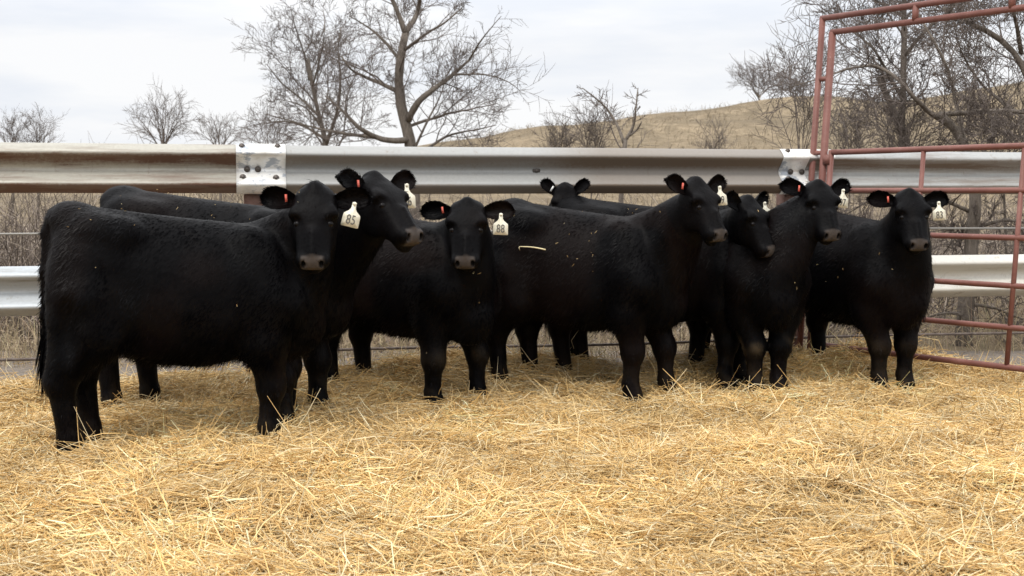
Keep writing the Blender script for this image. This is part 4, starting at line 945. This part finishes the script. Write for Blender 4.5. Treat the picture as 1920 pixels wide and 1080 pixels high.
HEIFERS.append(heifer('black heifer in front of the red gate with tag 83, ears spread wide', (1512, 694), (1665, 722), 0.98, (1706, 352, dpt(722) - 0.25), 2, 60, 0, 0.85,
    '83', 0, -3, 'red', 1.0, 34000, 7, 0.0, [(0.02, 0.0), (-0.02, 0.0), (0.01, -0.03), (-0.01, 0.03)], 0.2, 0.25, ear_up=0.12, peak=0.4))
HEIFERS.append(heifer('black heifer mostly hidden at the rail, only her back, poll and raised ears showing', (1290, 697), (1085, 695), 1.01, (1059, 346, dpt(696) - 0.30), -6, 74, 0, 0.66,
    None, 0, 0, 'white', 0.9, 18000, 8, 0.0, None, 0.0, 0.2, ear_up=1.1, peak=1.0))

# ---------------------------------------------------------------- straw caught on the coats
from mathutils.bvhtree import BVHTree
BV = []
for (root, V, nb0, org, yaw) in HEIFERS:
    c_, s_ = math.cos(yaw), math.sin(yaw); W = V.copy(); W[:, 0] = c_ * V[:, 0] - s_ * V[:, 1]; W[:, 1] = s_ * V[:, 0] + c_ * V[:, 1]; W += org
    body = [ch for ch in root.children if ch.name.startswith('body')][0]
    BV.append((W, BVHTree.FromPolygons([tuple(p) for p in W], [tuple(p.vertices) for p in body.data.polygons])))
eye_p = Vector((0, 0, CZ))
def on_coat(px, py):
    d = Vector(P(px, py, 1.0)) - eye_p; d.normalize(); best = None
    for W, bv in BV:
        h = bv.ray_cast(eye_p, d)
        if h[0] is not None and (best is None or h[3] < best[2]): best = (np.array(h[0]), np.array(h[1]), h[3])
    return best
ha, hb_ = on_coat(976, 463), on_coat(1026, 470)
if ha and hb_:
    a, bb = ha[0] + ha[1] * 0.022, hb_[0] + hb_[1] * 0.026
    m = MB(); us = np.linspace(0, 1, 8)
    m.tube([a * (1 - u) + bb * u + np.array([0, -0.004, 0.006 * math.sin(u * 3.1)]) - a for u in us], np.linspace(0.003, 0.0045, 8), 7)
    m.tube([np.array([0.0, 0, 0]), np.array([-0.004, -0.006, -0.006]), np.array([0.002, -0.008, -0.02])], [0.0028, 0.002, 0.0015], 6)
    so_ = m.build('straw_stalk', STRAW, None, attrs=None); so_.location = tuple(a)
    so_.data.attributes.new('tint', 'FLOAT_COLOR', 'POINT').data.foreach_set('color', np.tile([0.66, 0.56, 0.34, 1.0], len(so_.data.vertices)).astype(np.float32))
    props(so_, 'thick pale straw stalk clinging to the flank of the heifer beside tag 88', 'straw')
rr = np.random.default_rng(77); fx = []
def flecks(n, x0, x1, y0, y1):
    for _ in range(n):
        h = on_coat(rr.uniform(x0, x1), rr.uniform(y0, y1))
        if h: fx.append((h[0] + h[1] * rr.uniform(0.012, 0.024), h[1]))
for args in ((9, 100, 480, 385, 425), (3, 100, 480, 425, 520), (8, 940, 1250, 393, 420), (7, 1050, 1130, 420, 490), (6, 1010, 1130, 450, 520), (6, 210, 480, 360, 395), (3, 560, 590, 360, 385),
             (5, 1470, 1600, 480, 540), (4, 1570, 1690, 410, 520), (5, 640, 900, 560, 740), (3, 1400, 1480, 380, 400), (3, 880, 900, 500, 512), (3, 100, 560, 560, 800)): flecks(*args)
if fx:
    p = np.array([a for a, _ in fx]); nn_ = np.array([b_ for _, b_ in fx]); n = len(p)
    dv = np.cross(nn_, rr.normal(0, 1, (n, 3))); dv /= np.linalg.norm(dv, axis=1)[:, None]
    az = np.arctan2(dv[:, 1], dv[:, 0]); el = np.arcsin(np.clip(dv[:, 2], -1, 1)); ln = np.clip(np.exp(rr.normal(math.log(0.010), 0.45, n)), 0.004, 0.022)
    v, q, c = stalks(p[:, 0], p[:, 1], p[:, 2], az, el, ln, rr.uniform(0.0015, 0.0032, n), straw_cols(n, p[:, 0], p[:, 1]) * 0.75, rr.normal(0, 0.05, (n, 2)))
    o = mesh_np('straw_bits', v, q, STRAW, smooth=False, attrs={'tint': c}); props(o, 'small bits of straw and chaff caught in the black coats', 'straw', kind='stuff')
